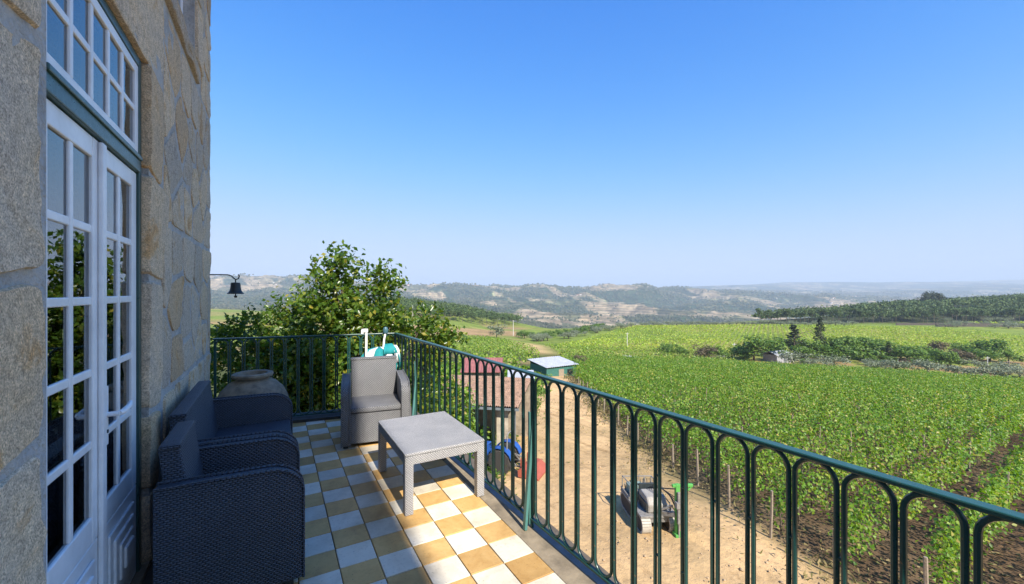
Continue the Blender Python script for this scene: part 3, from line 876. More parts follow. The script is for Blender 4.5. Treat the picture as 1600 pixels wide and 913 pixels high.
def edge_x(Y):          # where the vines begin beside the dirt track
    return np.interp(Y, [-30, 4.8, 6.5, 16.8, 34.7, 50, 90], [12.2, 12.3, 12.6, 17.2, 28.0, 38, 64])
def road_left(Y):
    return np.interp(Y, [-30, 8, 14, 24.4, 40, 60, 90], [3.0, 4.0, 6.5, 15.0, 27, 41, 62])

az = np.concatenate([np.linspace(-53, 53, 760), np.linspace(54, 306, 64)])
rad = np.concatenate([np.geomspace(2, 100, 90), np.geomspace(102, 1100, 110), np.geomspace(1115, 4800, 170), np.geomspace(4900, 12500, 40)])
A_, R_ = np.meshgrid(R(1)*az, rad, indexing='ij')
lx = np.sin(A_)*R_; ly = np.cos(A_)*R_
GX = lx*CY+ly*SY; GY = ly*CY-lx*SY
GZ = ground(GX, GY)
na, nr = GX.shape
V = np.stack([GX, GY, GZ], -1).reshape(-1, 3)
ia = np.arange(na)[:, None]; ir = np.arange(nr-1)[None, :]
ib = (ia+1) % na
Q = np.stack([ia*nr+ir, ia*nr+ir+1, ib*nr+ir+1, ib*nr+ir], -1).reshape(-1, 4)
Q = Q[:, ::-1]
def lerp(a, b, t): return a*(1-t[..., None])+np.array(b)*t[..., None]
def ground_colour(X, Y):
    d = X*SY+Y*CY; l = X*CY-Y*SY; rho = np.hypot(X, Y)
    px = 800+650*l/np.maximum(d, 1)
    n1 = fbm(X/3, Y/3, 4); n2 = fbm(X/14, Y/14, 4); n3 = fbm(X/60, Y/60, 4)
    c = np.zeros(X.shape+(3,))+np.array([0.10, 0.115, 0.045])                       # rough grass
    c = lerp(c, [0.27, 0.21, 0.10], sstep(0.45, 0.62, n2))
    sand = sstep(-0.9, 0.9, X-road_left(Y)+(n1-.5)*3)*sstep(0.9, -0.9, X-edge_x(Y)+(n1-.5)*2.0)
    sand = sand*(rho < 110)
    soil = sstep(-0.6, 0.6, X-edge_x(Y))*(rho < 140)
    c = lerp(c, [0.11, 0.072, 0.043], soil)
    c = lerp(c, [0.19, 0.135, 0.08], soil*sstep(0.5, 0.68, n1)*0.8)
    c = lerp(c, [0.61, 0.41, 0.215], sand)
    c = lerp(c, [0.50, 0.335, 0.18], sand*sstep(0.42, 0.62, n2)*0.6)
    # middle distance
    mid = sstep(100, 135, d)
    g = np.zeros(c.shape)+np.array([0.19, 0.25, 0.05])
    g = lerp(g, [0.25, 0.26, 0.065], sstep(0.42, 0.62, n3))
    strip = sstep(118, 124, d+(n2-.5)*10)*sstep(160, 150, d)*sstep(1080, 1180, px)  # bare ground among the trees
    g = lerp(g, [0.33, 0.21, 0.11], strip*sstep(0.42, 0.55, n2))
    terr = sstep(185, 200, d)*sstep(360, 330, d)*sstep(835, 805, px)                # brown terraces left
    g = lerp(g, [0.37, 0.25, 0.13], terr*sstep(0.36, 0.5, n3))
    sandy = sstep(112, 125, d)*sstep(185, 165, d)*np.exp(-((px-(838+(d-140)*-0.3))/26)**2)
    g = lerp(g, [0.50, 0.36, 0.18], sandy)
    wood = sstep(330, 350, d)*sstep(1150, 1230, px)*sstep(1400, 1000, d)
    g = lerp(g, [0.05, 0.062, 0.03], wood)
    wood = sstep(300, 345, d)*sstep(850, 790, px)*sstep(580, 500, px*0+560)*sstep(760, 620, d)*sstep(590, 620, px)
    g = lerp(g, [0.06, 0.07, 0.035], wood)
    yl = sstep(560, 470, px)*sstep(240, 300, d)*sstep(900, 700, d)
    g = lerp(g, [0.26, 0.25, 0.08], yl*sstep(.35, .5, n3))
    c = c*(1-mid[..., None])+g*mid[..., None]
    # far hills: dark woods, tan terraces, pale fields
    far = sstep(700, 1000, d)
    wx = X/190+1.5*fbm(X/400+7, Y/400, 3); wy = Y/360+1.5*fbm(X/400, Y/400+11, 3)
    m = fbm(wx, wy, 4, 0.45); m2 = fbm(wx*1.6+31, wy*1.6, 3, .45); m3 = vnoise(X/90+2*m, Y/160)
    h = np.zeros(c.shape)+np.array([0.085, 0.105, 0.055])
    h = lerp(h, [0.24, 0.235, 0.125], sstep(0.44, 0.50, m2))
    h = lerp(h, [0.30, 0.245, 0.16], sstep(0.535, 0.545, m)*0.85)
    h = lerp(h, [0.34, 0.265, 0.18], sstep(0.60, 0.62, m)*0.7)
    h = lerp(h, [0.035, 0.062, 0.036], sstep(0.515, 0.505, m))
    h = lerp(h, [0.04, 0.065, 0.04], sstep(0.66, 0.70, m2))
    h = lerp(h, [0.05, 0.075, 0.04], (m3 > 0.74)*0.75)
    m4 = fbm(X/26, Y/40, 3); h = h*(0.35+1.3*m4)[..., None]; h = h*(0.9+0.2*np.sin(GZ*0.55))[..., None] if h.shape[:2] == GZ.shape else h
    h = lerp(h, [0.45, 0.42, 0.36], (vnoise(X/13+5, Y/30) > 0.955)*(m3 < .5)*0.8)
    c = c*(1-far[..., None])+h*far[..., None]
    return c
GC = ground_colour(GX, GY).reshape(-1, 3)
def m_ground():
    m, nt, b = newmat('ground')
    a = N(nt, 'ShaderNodeAttribute', attribute_name='Col')
    g = N(nt, 'ShaderNodeNewGeometry'); p = g.outputs['Position']
    f1 = noise(nt, p, 2.4, 7, 0.72, 0.3); f2 = noise(nt, p, 0.07, 5, 0.65); f3 = noise(nt, p, 0.35, 5, .65)
    c = mixc(nt, 0.75, a.outputs['Color'], ramp(nt, f1, [(0.28, (0.5, 0.47, 0.43)), (0.45, (0.95, 0.95, 0.95)), (0.6, (1.08, 1.08, 1.06)), (0.75, (1.25, 1.22, 1.15))]), 'MULTIPLY')
    c = mixc(nt, 0.8, c, ramp(nt, f2, [(0.3, (0.55, 0.6, 0.55)), (0.55, (1.05, 1.03, 1)), (0.72, (1.35, 1.28, 1.2))]), 'MULTIPLY')
    c = mixc(nt, 0.5, c, ramp(nt, f3, [(0.3, (0.65, 0.65, 0.62)), (0.6, (1.1, 1.1, 1.1))]), 'MULTIPLY')
    # wheel ruts along the track: fine lines running with it, only on the bare sand
    sx = N(nt, 'ShaderNodeSeparateXYZ'); L(nt, p, sx.inputs[0])
    mp = N(nt, 'ShaderNodeMapping'); mp.inputs['Rotation'].default_value = (0, 0, R(29)); mp.inputs['Scale'].default_value = (1.6, 0.07, 1); L(nt, p, mp.inputs[0])
    rut = noise(nt, mp.outputs[0], 1.1, 5, 0.62, 0.4)
    c = mixc(nt, 0.85, c, ramp(nt, rut, [(0.34, (0.62, 0.58, 0.54)), (0.44, (1, 1, 1)), (0.58, (1, 1, 1)), (0.66, (1.18, 1.15, 1.1))]), 'MULTIPLY')
    # terraces following the contours of the far hills
    far = N(nt, 'ShaderNodeVectorMath', operation='LENGTH'); L(nt, p, far.inputs[0])
    fk = N(nt, 'ShaderNodeMapRange'); fk.inputs[1].default_value = 800; fk.inputs[2].default_value = 1500; L(nt, far.outputs['Value'], fk.inputs[0])
    st = math_(nt, 'SINE', math_(nt, 'ADD', math_(nt, 'MULTIPLY', sx.outputs[2], 0.62), math_(nt, 'MULTIPLY', noise(nt, p, 0.006, 4), 14.0)))
    tf = noise(nt, p, 0.022, 6, 0.7)
    c = mixc(nt, fk.outputs[0], c, mixc(nt, 1.0, c, ramp(nt, math_(nt, 'ADD', math_(nt, 'MULTIPLY', st, 0.16), tf), [(0.3, (0.5, 0.56, 0.5)), (0.5, (1, 1, 1)), (0.7, (1.3, 1.25, 1.18))]), 'MULTIPLY'))
    L(nt, c, b.inputs['Base Color']); b.inputs['Roughness'].default_value = 1.0; b.inputs['Specular IOR Level'].default_value = 0.05
    bump(nt, math_(nt, 'ADD', math_(nt, 'ADD', f1, math_(nt, 'MULTIPLY', rut, 2.5)), math_(nt, 'MULTIPLY', f3, 3.0)), b, 0.6, 0.12)
    return m
gr = np_mesh('ground', V, Q, m_ground(), smooth=True, col=GC)
tag(gr, kind='structure')

# ---------------------------------------------------------------- foliage materials
VINE = m_foliage('vine_leaf', patch=0.55, stops=[(0, (0.05, 0.125, 0.012)), (0.35, (0.105, 0.225, 0.02)), (0.7, (0.17, 0.30, 0.03)), (0.9, (0.25, 0.34, 0.05)), (1, (0.40, 0.34, 0.10))], trans=0.4)
VINEFAR = m_foliage('far_vine_leaf', [(0, (0.11, 0.20, 0.02)), (0.5, (0.18, 0.29, 0.03)), (0.85, (0.24, 0.33, 0.04)), (1, (0.32, 0.32, 0.06))], 0.3)
VINEFAR2 = m_foliage('yellowing_vine_leaf', patch=0.4, stops=[(0, (0.22, 0.34, 0.03)), (0.5, (0.29, 0.41, 0.04)), (0.85, (0.36, 0.43, 0.05)), (1, (0.42, 0.42, 0.07))], trans=0.3)
LAUREL = m_foliage('glossy_leaf', [(0, (0.04, 0.095, 0.014)), (0.45, (0.085, 0.165, 0.022)), (0.8, (0.15, 0.23, 0.03)), (0.95, (0.25, 0.27, 0.035)), (1, (0.36, 0.30, 0.045))], 0.45, 0.3, 0.5)
PINE = m_foliage('pine_needles', [(0, (0.04, 0.075, 0.02)), (0.6, (0.075, 0.125, 0.03)), (1, (0.12, 0.17, 0.045))], 0.15, 0.7)
OLIVE = m_foliage('olive_leaf', [(0, (0.12, 0.15, 0.08)), (0.6, (0.20, 0.235, 0.14)), (1, (0.30, 0.32, 0.22))], 0.15, 0.6)
BROAD = m_foliage('broad_leaf', [(0, (0.045, 0.10, 0.016)), (0.5, (0.10, 0.19, 0.026)), (1, (0.18, 0.27, 0.04))], 0.3, 0.5)
CONIF = m_foliage('conifer_needles', [(0, (0.022, 0.04, 0.018)), (0.6, (0.04, 0.062, 0.026)), (1, (0.065, 0.075, 0.03))], 0.1, 0.7)
RUSTY = m_foliage('dry_leaf', [(0, (0.09, 0.075, 0.04)), (0.6, (0.14, 0.115, 0.06)), (1, (0.19, 0.15, 0.08))], 0.2, 0.7)
WEED = m_foliage('dry_weed', [(0, (0.12, 0.13, 0.04)), (0.5, (0.24, 0.20, 0.08)), (1, (0.36, 0.28, 0.13))], 0.3, 0.8)
BARK = m_plain('bark', (0.11, 0.085, 0.06), 0.95, 0.4, 12, bmp=0.6)
WOODP = m_plain('weathered_stake', (0.27, 0.22, 0.165), 0.95, 0.35, 20, bmp=0.5)

# ---------------------------------------------------------------- the near vineyard
DIRR = np.array([0.9957, 0.0924])             # along a row
NRM = np.array([-0.0924, 0.9957])
def row_xy(u, v): return u*DIRR[0]+v*NRM[0], u*DIRR[1]+v*NRM[1]
post_me = None
def stake_mesh(h, r):
    b = MB(); b.tube([(0, 0, -0.2), (0.01, 0.005, h*0.5), (0, 0.01, h)], [r, r*0.95, r*0.85], 6); o = b.build('post', WOODP, None); me = o.data; bpy.data.objects.remove(o); return me
stakes = [stake_mesh(1.75, 0.045), stake_mesh(1.55, 0.04)]
rv = np.random.default_rng(8)
for k in range(-3, 36):
    v = 3.99+1.75*k
    us = np.arange(5, 150, 0.25)
    X, Y = row_xy(us, v)
    d = X*SY+Y*CY; px = 800+650*(X*CY-Y*SY)/np.maximum(d, 1)
    dend = np.interp(px, [860, 930, 1000, 1100, 1400, 1800], [75, 98, 116, 120, 112, 108])
    ok = (X > edge_x(Y)+0.3) & (d < dend) & (px < 1900) & (px > 840)
    if ok.sum() < 8: continue
    u0 = us[ok].min(); u1 = us[ok].max()
    # leaves: many and small near, fewer and larger far off
    P = []; Z = []; seg = np.arange(u0, u1, 0.5)
    sx, sy = row_xy(seg, v); sd = np.maximum(np.hypot(sx, sy), 6)
    size = np.clip(0.094*(sd/11)**0.40, 0.088, 0.26)
    vig = rv.uniform(.85, 1.15)*(0.6+0.75*fbm(seg/2.2+k*7, np.full_like(seg, k*3.1), 3))
    vig *= np.where(vnoise(seg/1.3, np.full_like(seg, k*5.7)) < 0.10, 0.35, 1)
    cnt = rv.poisson(np.clip(2.9/size**2*0.5*vig, 4, 420))
    idx = np.repeat(np.arange(len(seg)), cnt); n = len(idx)
    uu = seg[idx]+rv.uniform(0, 0.5, n)
    top = 1.2+0.5*vig[idx]*0.8+0.4*(vnoise(uu*1.7, np.full(n, k*1.7))-0.5)
    hh = 0.16+(top-0.16)*rv.beta(1.45, 1.1, n)
    lat = rv.normal(0, 0.205, n)*(1-0.35*np.abs(hh-0.95))+0.12*np.sin(uu*0.9+k)
    stray = rv.random(n) < 0.05
    hh = np.where(stray, top+rv.uniform(0, 0.35, n), hh)
    lx_, ly_ = row_xy(uu, v+lat)
    gzv = ground(lx_, ly_)
    Pn = np.stack([lx_, ly_, gzv+hh], 1)
    outv = np.stack([NRM[0]*np.sign(lat), NRM[1]*np.sign(lat), np.full(n, 0.25)], 1)
    Vv, Tt = leaf_arrays(Pn, size[idx], 0.35, 0.85, 0.18, rv, outv, 0.55)
    o = empty('vine_row', (float(lx_[0]*0+row_xy(u0, v)[0]), float(row_xy(u0, v)[1]), gz(*row_xy(u0, v))))
    bx = np.array(o.location[:]); np_mesh('foliage', Vv-bx, Tt, VINE, o)
    name_lab = 'trellised row of green grape vines in the field beyond the dirt track'
    ordn = {-1: 'vine row at the lower right corner, cut off by the picture edge', 0: 'second vine row from the lower right corner, between two strips of bare soil', 1: 'third vine row counted from the lower right corner', 2: 'fourth vine row counted from the lower right corner', 3: 'vine row whose end stake stands nearest the tracked machine', 4: 'first vine row beyond the one ending nearest the tracked machine', 5: 'second vine row beyond the one ending nearest the tracked machine', 6: 'third vine row beyond the one ending nearest the tracked machine', 35: 'farthest vine row of the near field, on the side of the green shed'}
    name_lab = ordn.get(k, name_lab)
    tag(o, name_lab, 'vine row', None if k in ordn else 'vine rows running away from the dirt track')
    # wooden stakes and stems
    pu = u0-0.35; c = 0
    while pu < u1 and c < 9:
        x, y = row_xy(pu, v); dd = math.hypot(x, y)
        if dd > 48: break
        q = link('post', stakes[c % 2] if c else stakes[0], o, (x-bx[0], y-bx[1], gz(x, y)-bx[2]))
        q.rotation_euler = (rv.uniform(-.05, .05), rv.uniform(-.05, .05), rv.uniform(0, 6)); q.scale = (1, 1, rv.uniform(0.75, 1.0) if c else rv.uniform(0.62, 0.85))
        pu += 6.0; c += 1
    if u0 < 40:
        b = MB(); pu = u0+0.4
        while pu < min(u1, u0+22):
            x, y = row_xy(pu, v+rv.uniform(-.05, .05)); z = gz(x, y)
            b.tube([(x, y, z-0.05), (x+rv.uniform(-.06, .06), y+rv.uniform(-.05, .05), z+0.35), (x+rv.uniform(-.1, .1), y+rv.uniform(-.05, .05), z+0.75)], [0.03, 0.024, 0.02], 5, caps=False); pu += 1.15
        q = b.build('stems', BARK, o, M=Matrix.Translation(tuple(-bx))); tag(q, kind='stuff')
# fallen leaves, weeds and clods along the vine ends and the track
def scatter(name, n, fn, size, m, seed, up=0.2, asp=0.3, hz=0.12, label=None):
    rr = np.random.default_rng(seed); P = fn(rr, n)
    z = ground(P[:, 0], P[:, 1]); n = len(P)
    Pn = np.stack([P[:, 0], P[:, 1], z+rr.exponential(hz, n)], 1)
    s = size*rr.uniform(0.6, 1.5, n)*np.clip((np.hypot(P[:, 0], P[:, 1])/14)**0.5, 0.7, 3)
    Vv, Tt = leaf_arrays(Pn, s, up, asp, 0.2, rr)
    o = np_mesh(name, Vv, Tt, m); tag(o, label, kind='stuff'); return o
def along_edge(fx, spread, y0=-12, y1=60):
    def f(rr, n):
        Y = y0+(y1-y0)*rr.random(n)**1.6
        cl = vnoise(Y*0.55+3, Y*0+2)
        keep = rr.random(n) < np.clip(cl*2-0.5, 0.08, 1); Y = Y[keep]
        X = fx(Y)+rr.normal(0, 1, len(Y))*spread
        return np.stack([X, Y], 1)
    return f
scatter('weeds', 9000, along_edge(edge_x, 0.75), 0.16, WEED, 3, 0.15, 0.28, 0.16, 'dry weeds along the foot of the vine rows')
scatter('grass', 14000, along_edge(road_left, 0.5, 6, 60), 0.17, BROAD, 4, 0.1, 0.3, 0.10, 'green grass and weeds along the left edge of the dirt track')
def in_vines(rr, n):
    X = 12+rr.random(n)**1.4*28; Y = -8+rr.random(n)*34; k = X > edge_x(Y); return np.stack([X[k], Y[k]], 1)
scatter('fallen_leaves', 9000, in_vines, 0.11, WEED, 5, 0.7, 0.6, 0.03, 'dry fallen leaves and weeds on the soil between vine rows')
def rough_left(rr, n):
    d = 9+rr.random(n)*60; px = rr.uniform(600, 850, n); x = (px-800)/650*d
    X = x*CY+d*SY; Y = d*CY-x*SY; k = (X < road_left(Y)-0.3) & (X > 2.2); return np.stack([X[k], Y[k]], 1)
scatter('undergrowth', 16000, rough_left, 0.24, VINE, 6, 0.2, 0.6, 0.14, 'light green undergrowth below the terrace left of the track')

def on_track(rr, n):
    Y = rr.uniform(-4, 42, n)**1.0; X = road_left(Y)+(edge_x(Y)-road_left(Y))*rr.random(n); k = vnoise(X/2.2, Y/2.2) > .45; return np.stack([X[k], Y[k]], 1)
rr_ = np.random.default_rng(12); P = on_track(rr_, 5200); n_ = len(P); z_ = ground(P[:, 0], P[:, 1]); s_ = rr_.gamma(1.5, .010, n_)+.008
oc = np.array([[1, 0, 0], [0, 1, 0], [-1, 0, 0], [0, -1, 0], [0, 0, .7], [0, 0, -.7]]); ft = np.array([[0, 1, 4], [1, 2, 4], [2, 3, 4], [3, 0, 4], [1, 0, 5], [2, 1, 5], [3, 2, 5], [0, 3, 5]])
Vp = (oc[None]*(s_[:, None, None])*rr_.uniform(.6, 1.3, (n_, 6, 1))+np.stack([P[:, 0], P[:, 1], z_+s_*.3], 1)[:, None]).reshape(-1, 3)
Tp = (ft[None]+(np.arange(n_)*6)[:, None, None]).reshape(-1, 3)
o = np_mesh('pebbles', Vp, Tp, m_plain('track_stone', (.40, .29, .18), .95, .4, 3)); tag(o, 'small stones and clods lying on the dirt track', kind='stuff')
scatter('weeds', 1100, on_track, 0.11, WEED, 15, 0.2, 0.25, 0.05, 'sparse dry weeds on the dirt track')
# ---------------------------------------------------------------- far vineyards
def field(name, label, inside, dmin, dmax, pxa, pxb, m, h, spc, size, ang, seed, dens=1.0):
    rr = np.random.default_rng(seed)
    ca, sa = math.cos(ang), math.sin(ang)
    c = at((pxa+pxb)/2, 457, (dmin+dmax)/2); Rm = dmax*0.95
    rows = np.arange(-Rm, Rm, spc); out = []
    for r0 in rows:
        n = int(2*Rm/size*1.1*dens); u = rr.uniform(-Rm, Rm, n); w_ = r0+rr.normal(0, 0.28, n)
        X = c.x+u*ca-w_*sa; Y = c.y+u*sa+w_*ca
        d = X*SY+Y*CY; px = 800+650*(X*CY-Y*SY)/np.maximum(d, 1)
        k = (d > dmin) & (d < dmax) & (px > pxa) & (px < pxb)
        k &= inside(px, d) & (vnoise(X/7, Y/7) > 0.12)
        out.append(np.stack([X[k], Y[k]], 1))
    P = np.concatenate(out); n = len(P)
    z = ground(P[:, 0], P[:, 1])+h*(0.35+0.65*rr.random(n))
    Vv, Tt = leaf_arrays(np.column_stack([P, z]), size, 0.35, 0.9, 0.2, rr)
    o = np_mesh(name, Vv, Tt, m); tag(o, label, kind='stuff'); return o
field('vineyard', 'small vineyard block on the slope left of the track', lambda p, d: (p < np.interp(d, [60, 90, 125, 185], [800, 845, 838, 765])) & (p > 560), 62, 186, 560, 850, VINEFAR, 1.5, 2.0, 0.5, 1.25, 21, 1.3)
field('vineyard', 'dark green vineyard strip behind the green shed', lambda p, d: p > np.interp(d, [76, 118, 165], [880, 868, 850]), 76, 166, 845, 1150, VINEFAR, 1.5, 2.1, 0.5, 0.1, 22, 1.3)
field('vineyard', 'broad yellow-green vineyard slope across the little valley', lambda p, d: (p > np.interp(d, [160, 230, 300], [868, 925, 1010])) & (d < np.interp(p, [900, 1000, 1300, 1450, 1640], [290, 300, 300, 292, 225])), 158, 300, 868, 1640, VINEFAR2, 1.5, 2.4, 0.65, 0.5, 23, 1.3)
field('vineyard', 'bright vineyard terrace above the wall at the right edge', lambda p, d: p > 1500, 318, 338, 1500, 1720, VINEFAR2, 1.5, 2.6, 1.1, 0.3, 24)

# ---------------------------------------------------------------- trees
def tree_arrays(kind, seed):
    rr = np.random.default_rng(seed)
    if kind == 'pine':
        H = 11; ce = [(rr.normal(0, .9), rr.normal(0, .9), H*rr.uniform(.6, .96), rr.uniform(.8, 1.5)) for _ in range(11)]; per, sz, up, asp = 42, 0.8, .35, .5
    elif kind == 'olive':
        H = 3.6; ce = [(rr.normal(0, 1.0), rr.normal(0, 1.0), rr.uniform(1.3, 2.8), rr.uniform(.7, 1.15)) for _ in range(13)]; per, sz, up, asp = 60, 0.36, .3, .45
    elif kind == 'round':
        H = 6; ce = [(rr.normal(0, 1.35), rr.normal(0, 1.35), rr.uniform(1.6, 5.0), rr.uniform(.9, 1.6)) for _ in range(20)]; per, sz, up, asp = 62, 0.5, .4, .7
    elif kind == 'conifer':
        H = 9.5; ce = []
        for i in range(26):
            t = (i+.5)/26; a = rr.uniform(0, 6.28); r = 1.9*(1-t)**0.9+0.1; ce.append((math.cos(a)*r*.6, math.sin(a)*r*.6, .6+t*(H-.9), .35+.75*(1-t)))
        per, sz, up, asp = 44, 0.42, .25, .5
    else:
        H = 2.2; ce = [(rr.normal(0, .8), rr.normal(0, .8), rr.uniform(.4, 1.6), rr.uniform(.5, .9)) for _ in range(9)]; per, sz, up, asp = 45, 0.34, .3, .6
    P = []; O = []
    for (x, y, z, r) in ce:
        v_ = rr.normal(size=(per, 3)); v_ /= np.linalg.norm(v_, axis=1)[:, None]
        rad_ = r*rr.uniform(.45, 1.08, per)[:, None]
        q = v_*rad_*np.array([1, 1, .72])+np.array([x, y, z]); q[:, 2] = np.maximum(q[:, 2], 0.25)
        P.append(q); O.append(v_)
    P = np.concatenate(P); O = np.concatenate(O)
    Vv, Tt = leaf_arrays(P, sz, up, asp, .2, rr, O, .7)
    return Vv, Tt, H
def trunk_mb(kind, H, rr):
    b = MB(); h = {'pine': H*.9, 'olive': 1.9, 'round': H*.65, 'conifer': H*.93}.get(kind, 1.0); r = {'pine': .19, 'olive': .22, 'round': .2, 'conifer': .16}.get(kind, .06)
    b.tube([(0, 0, -.4), (rr.uniform(-.1, .1), rr.uniform(-.1, .1), h*.5), (rr.uniform(-.15, .15), rr.uniform(-.15, .15), h)], [r, r*.75, r*.25], 7)
    for _ in range(5):
        a = rr.uniform(0, 6.28); z = h*rr.uniform(.45, .8); q = h*.28
        b.tube([(0, 0, z), (math.cos(a)*q*.6, math.sin(a)*q*.6, z+q*.45), (math.cos(a)*q, math.sin(a)*q, z+q*.7)], [r*.4, r*.28, r*.12], 5)
    return b
LEAFM = dict(pine=PINE, olive=OLIVE, round=BROAD, conifer=CONIF, shrub=BROAD)
PROTO = {}
def proto(kind, variant, mat=None):
    key = (kind, variant, mat.name if mat else None)
    if key not in PROTO:
        Vv, Tt, H = tree_arrays(kind, 100+variant*7+len(kind)); rr = random.Random(variant)
        crown = np_mesh('crown', Vv, Tt, mat or LEAFM[kind]).data
        t = trunk_mb(kind, H, rr).build('trunk', BARK, None).data
        for nm in (crown, t):
            for ob in [o for o in C.objects if o.data == nm]: bpy.data.objects.remove(ob)
        # one-piece version for the trees that are only a few pixels high
        tv = np.array([v_.co[:] for v_ in t.vertices]); tris = []
        t.calc_loop_triangles()
        tt = np.array([l.vertices[:] for l in t.loop_triangles])
        one = np_mesh('tree', np.concatenate([Vv, tv]), np.concatenate([Tt, tt+len(Vv)]), [mat or LEAFM[kind], BARK], midx=np.concatenate([np.zeros(len(Tt)), np.ones(len(tt))]))
        md = one.data; bpy.data.objects.remove(one)
        PROTO[key] = (crown, t, md, H)
    return PROTO[key]
rtree = random.Random(17)
def plant(kind, name, px, d, h, label, cat='tree', group=None, mat=None, wide=1.0, whole=False, sink=0.0):
    va = rtree.randrange(3)
    cr, tk, one, H = proto(kind, va, mat)
    p = gpt(px, d); s = h/H*(1.28 if kind in ('round', 'conifer') and 125 < d < 160 and name != 'roadside_bush' else 1)
    if False:
        o = link(name, one, None, p)
    else:
        o = empty(name, p); link('trunk', tk, o); link('crown', cr, o)
    o.location.z -= sink
    o.rotation_euler = (0, 0, rtree.uniform(0, 6.28)); o.scale = (s*wide, s*wide, s)
    tag(o, label, cat, group); return o
# trees along the lane beyond the near vineyard (photograph column, distance, height)
plant('round', 'broadleaf_tree', 1178, 132, 7.0, 'round bright green tree left of the small grey house', wide=1.35)
plant('round', 'broadleaf_tree', 1196, 150, 5.5, 'low dark tree behind the round bright tree by the grey house')
plant('conifer', 'conifer_tree', 1241, 140, 9.2, 'broad brownish conifer tree beside the small grey house', wide=1.9)
plant('conifer', 'conifer_tree', 1282, 146, 11.2, 'tall narrow dark conifer rising above the other lane trees', wide=1.1)
plant('round', 'broadleaf_tree', 1220, 152, 5.8, 'dark green tree behind the brownish conifer')
plant('round', 'broadleaf_tree', 1261, 141, 6.0, 'green tree filling the gap between the two conifers')
plant('round', 'broadleaf_tree', 1302, 146, 6.4, 'green broadleaf tree just right of the tall narrow conifer', wide=1.2)
plant('round', 'broadleaf_tree', 1322, 140, 6.8, 'largest leafy green tree of the lane right of the conifers', wide=1.25)
plant('round', 'broadleaf_tree', 1349, 142, 6.5, 'dark green tree with a ragged crown over the red soil', wide=1.2)
plant('conifer', 'conifer_tree', 1388, 138, 5.2, 'squat very dark conifer in the lane', wide=1.7)
plant('round', 'broadleaf_tree', 1430, 134, 5.2, 'wide bright green tree behind the clipped olives', wide=1.5)
plant('round', 'broadleaf_tree', 1472, 132, 5.0, 'green tree between the bright tree and the right power pole')
plant('round', 'bare_tree', 1461, 152, 5.5, 'greyish brown half dry tree standing before the far vineyard', mat=RUSTY)
plant('round', 'bare_tree', 1497, 140, 4.2, 'brown dry bushy tree near the wooden power pole', mat=RUSTY, wide=1.3)
plant('round', 'broadleaf_tree', 1500, 158, 4.8, 'small round green tree left of the large isolated tree')
plant('round', 'broadleaf_tree', 1546, 150, 6.8, 'large isolated dark green tree crossed by the wooden power pole', wide=1.4)
plant('round', 'bare_tree', 1103, 134, 3.6, 'reddish brown bush at the left end of the lane', mat=RUSTY, wide=1.4)
plant('round', 'broadleaf_tree', 1122, 136, 3.6, 'low green bush at the left end of the lane', wide=1.3)
plant('round', 'broadleaf_tree', 1043, 142, 3.4, 'dark bush standing alone by the far edge of the vineyard', wide=1.5)
plant('round', 'broadleaf_tree', 1066, 138, 2.8, 'low dark bush next to the lone bush by the vineyard', wide=1.3)
plant('round', 'bare_tree', 905, 74, 2.6, 'brownish bush beside the green shed', mat=RUSTY)
plant('round', 'broadleaf_tree', 776, 205, 6.8, 'grey green tree alone at the foot of the pine hill', mat=OLIVE, wide=1.15)
for i, (px, d, h) in enumerate([(1237, 124, 3.6), (1267, 121, 2.4), (1303, 121, 3.3), (1365, 119, 3.0), (1400, 117, 3.5), (1450, 114, 3.8), (1494, 112, 3.2), (1540, 110, 3.3), (1576, 109, 3.4), (1534, 128, 3.2), (1566, 126, 3.4), (1594, 122, 3.0), (1513, 111, 2.6), (1626, 112, 3.4)]):
    labs = ['grey green olive tree before the small grey house', 'smallest olive bush of the row along the vineyard', 'rounded olive tree on the brown soil', 'olive tree beside the patch of red soil', 'clipped olive tree before the dark squat conifer', 'widest clipped olive tree at the end of the vineyard']
    plant('olive', 'olive_tree', px, d, h*1.35, labs[i] if i < 6 else 'olive tree in the grove at the far right corner of the vineyard', group=None if i < 6 else 'olive trees at the right corner', wide=1.25)
ro_ = random.Random(4)
for i in range(46):
    t = i/45
    px = 1005+t*330+ro_.uniform(-3, 3); plant('olive', 'olive_tree', px, 306+ro_.uniform(-3, 10)+t*8, ro_.uniform(2.8, 4.6), 'small olive tree in the line along the top of the far vineyard', group='olives along the top of the far vineyard', whole=True, wide=1.3)
for i in range(30):
    t = ro_.random(); d = 205+t*90; px = 838+t*150+ro_.uniform(-28, 4)
    plant('olive', 'olive_tree', px, d, ro_.uniform(3, 4.6), 'olive tree in the slanting rows left of the far vineyard', group='olives in slanting rows left of the far vineyard', whole=True, wide=1.25)
for i in range(26):
    t = ro_.random(); d = 220+t*90; px = 810+t*150+ro_.uniform(-22, 8)
    plant('round', 'broadleaf_tree', px, d, ro_.uniform(3, 5), 'dark bushy tree on the slope left of the far vineyard', group='dark bushes left of the far vineyard', whole=True, wide=1.3)
for i in range(28):
    px = ro_.uniform(1475, 1640); plant('olive', 'olive_tree', px, ro_.choice((300, 314, 342))+ro_.uniform(-4, 4), ro_.uniform(3.5, 5), 'olive tree on the walled terrace at the right', group='olives on the walled terrace', whole=True, wide=1.3)
for i in range(24):
    px = ro_.uniform(1095, 1420); plant('round' if i % 3 else 'olive', 'roadside_bush', px, ro_.uniform(125, 152), ro_.uniform(1.6, 3.0), 'low leafy bush among the trees of the lane', cat='bush', group='bushes among the lane trees', whole=True, wide=1.5)
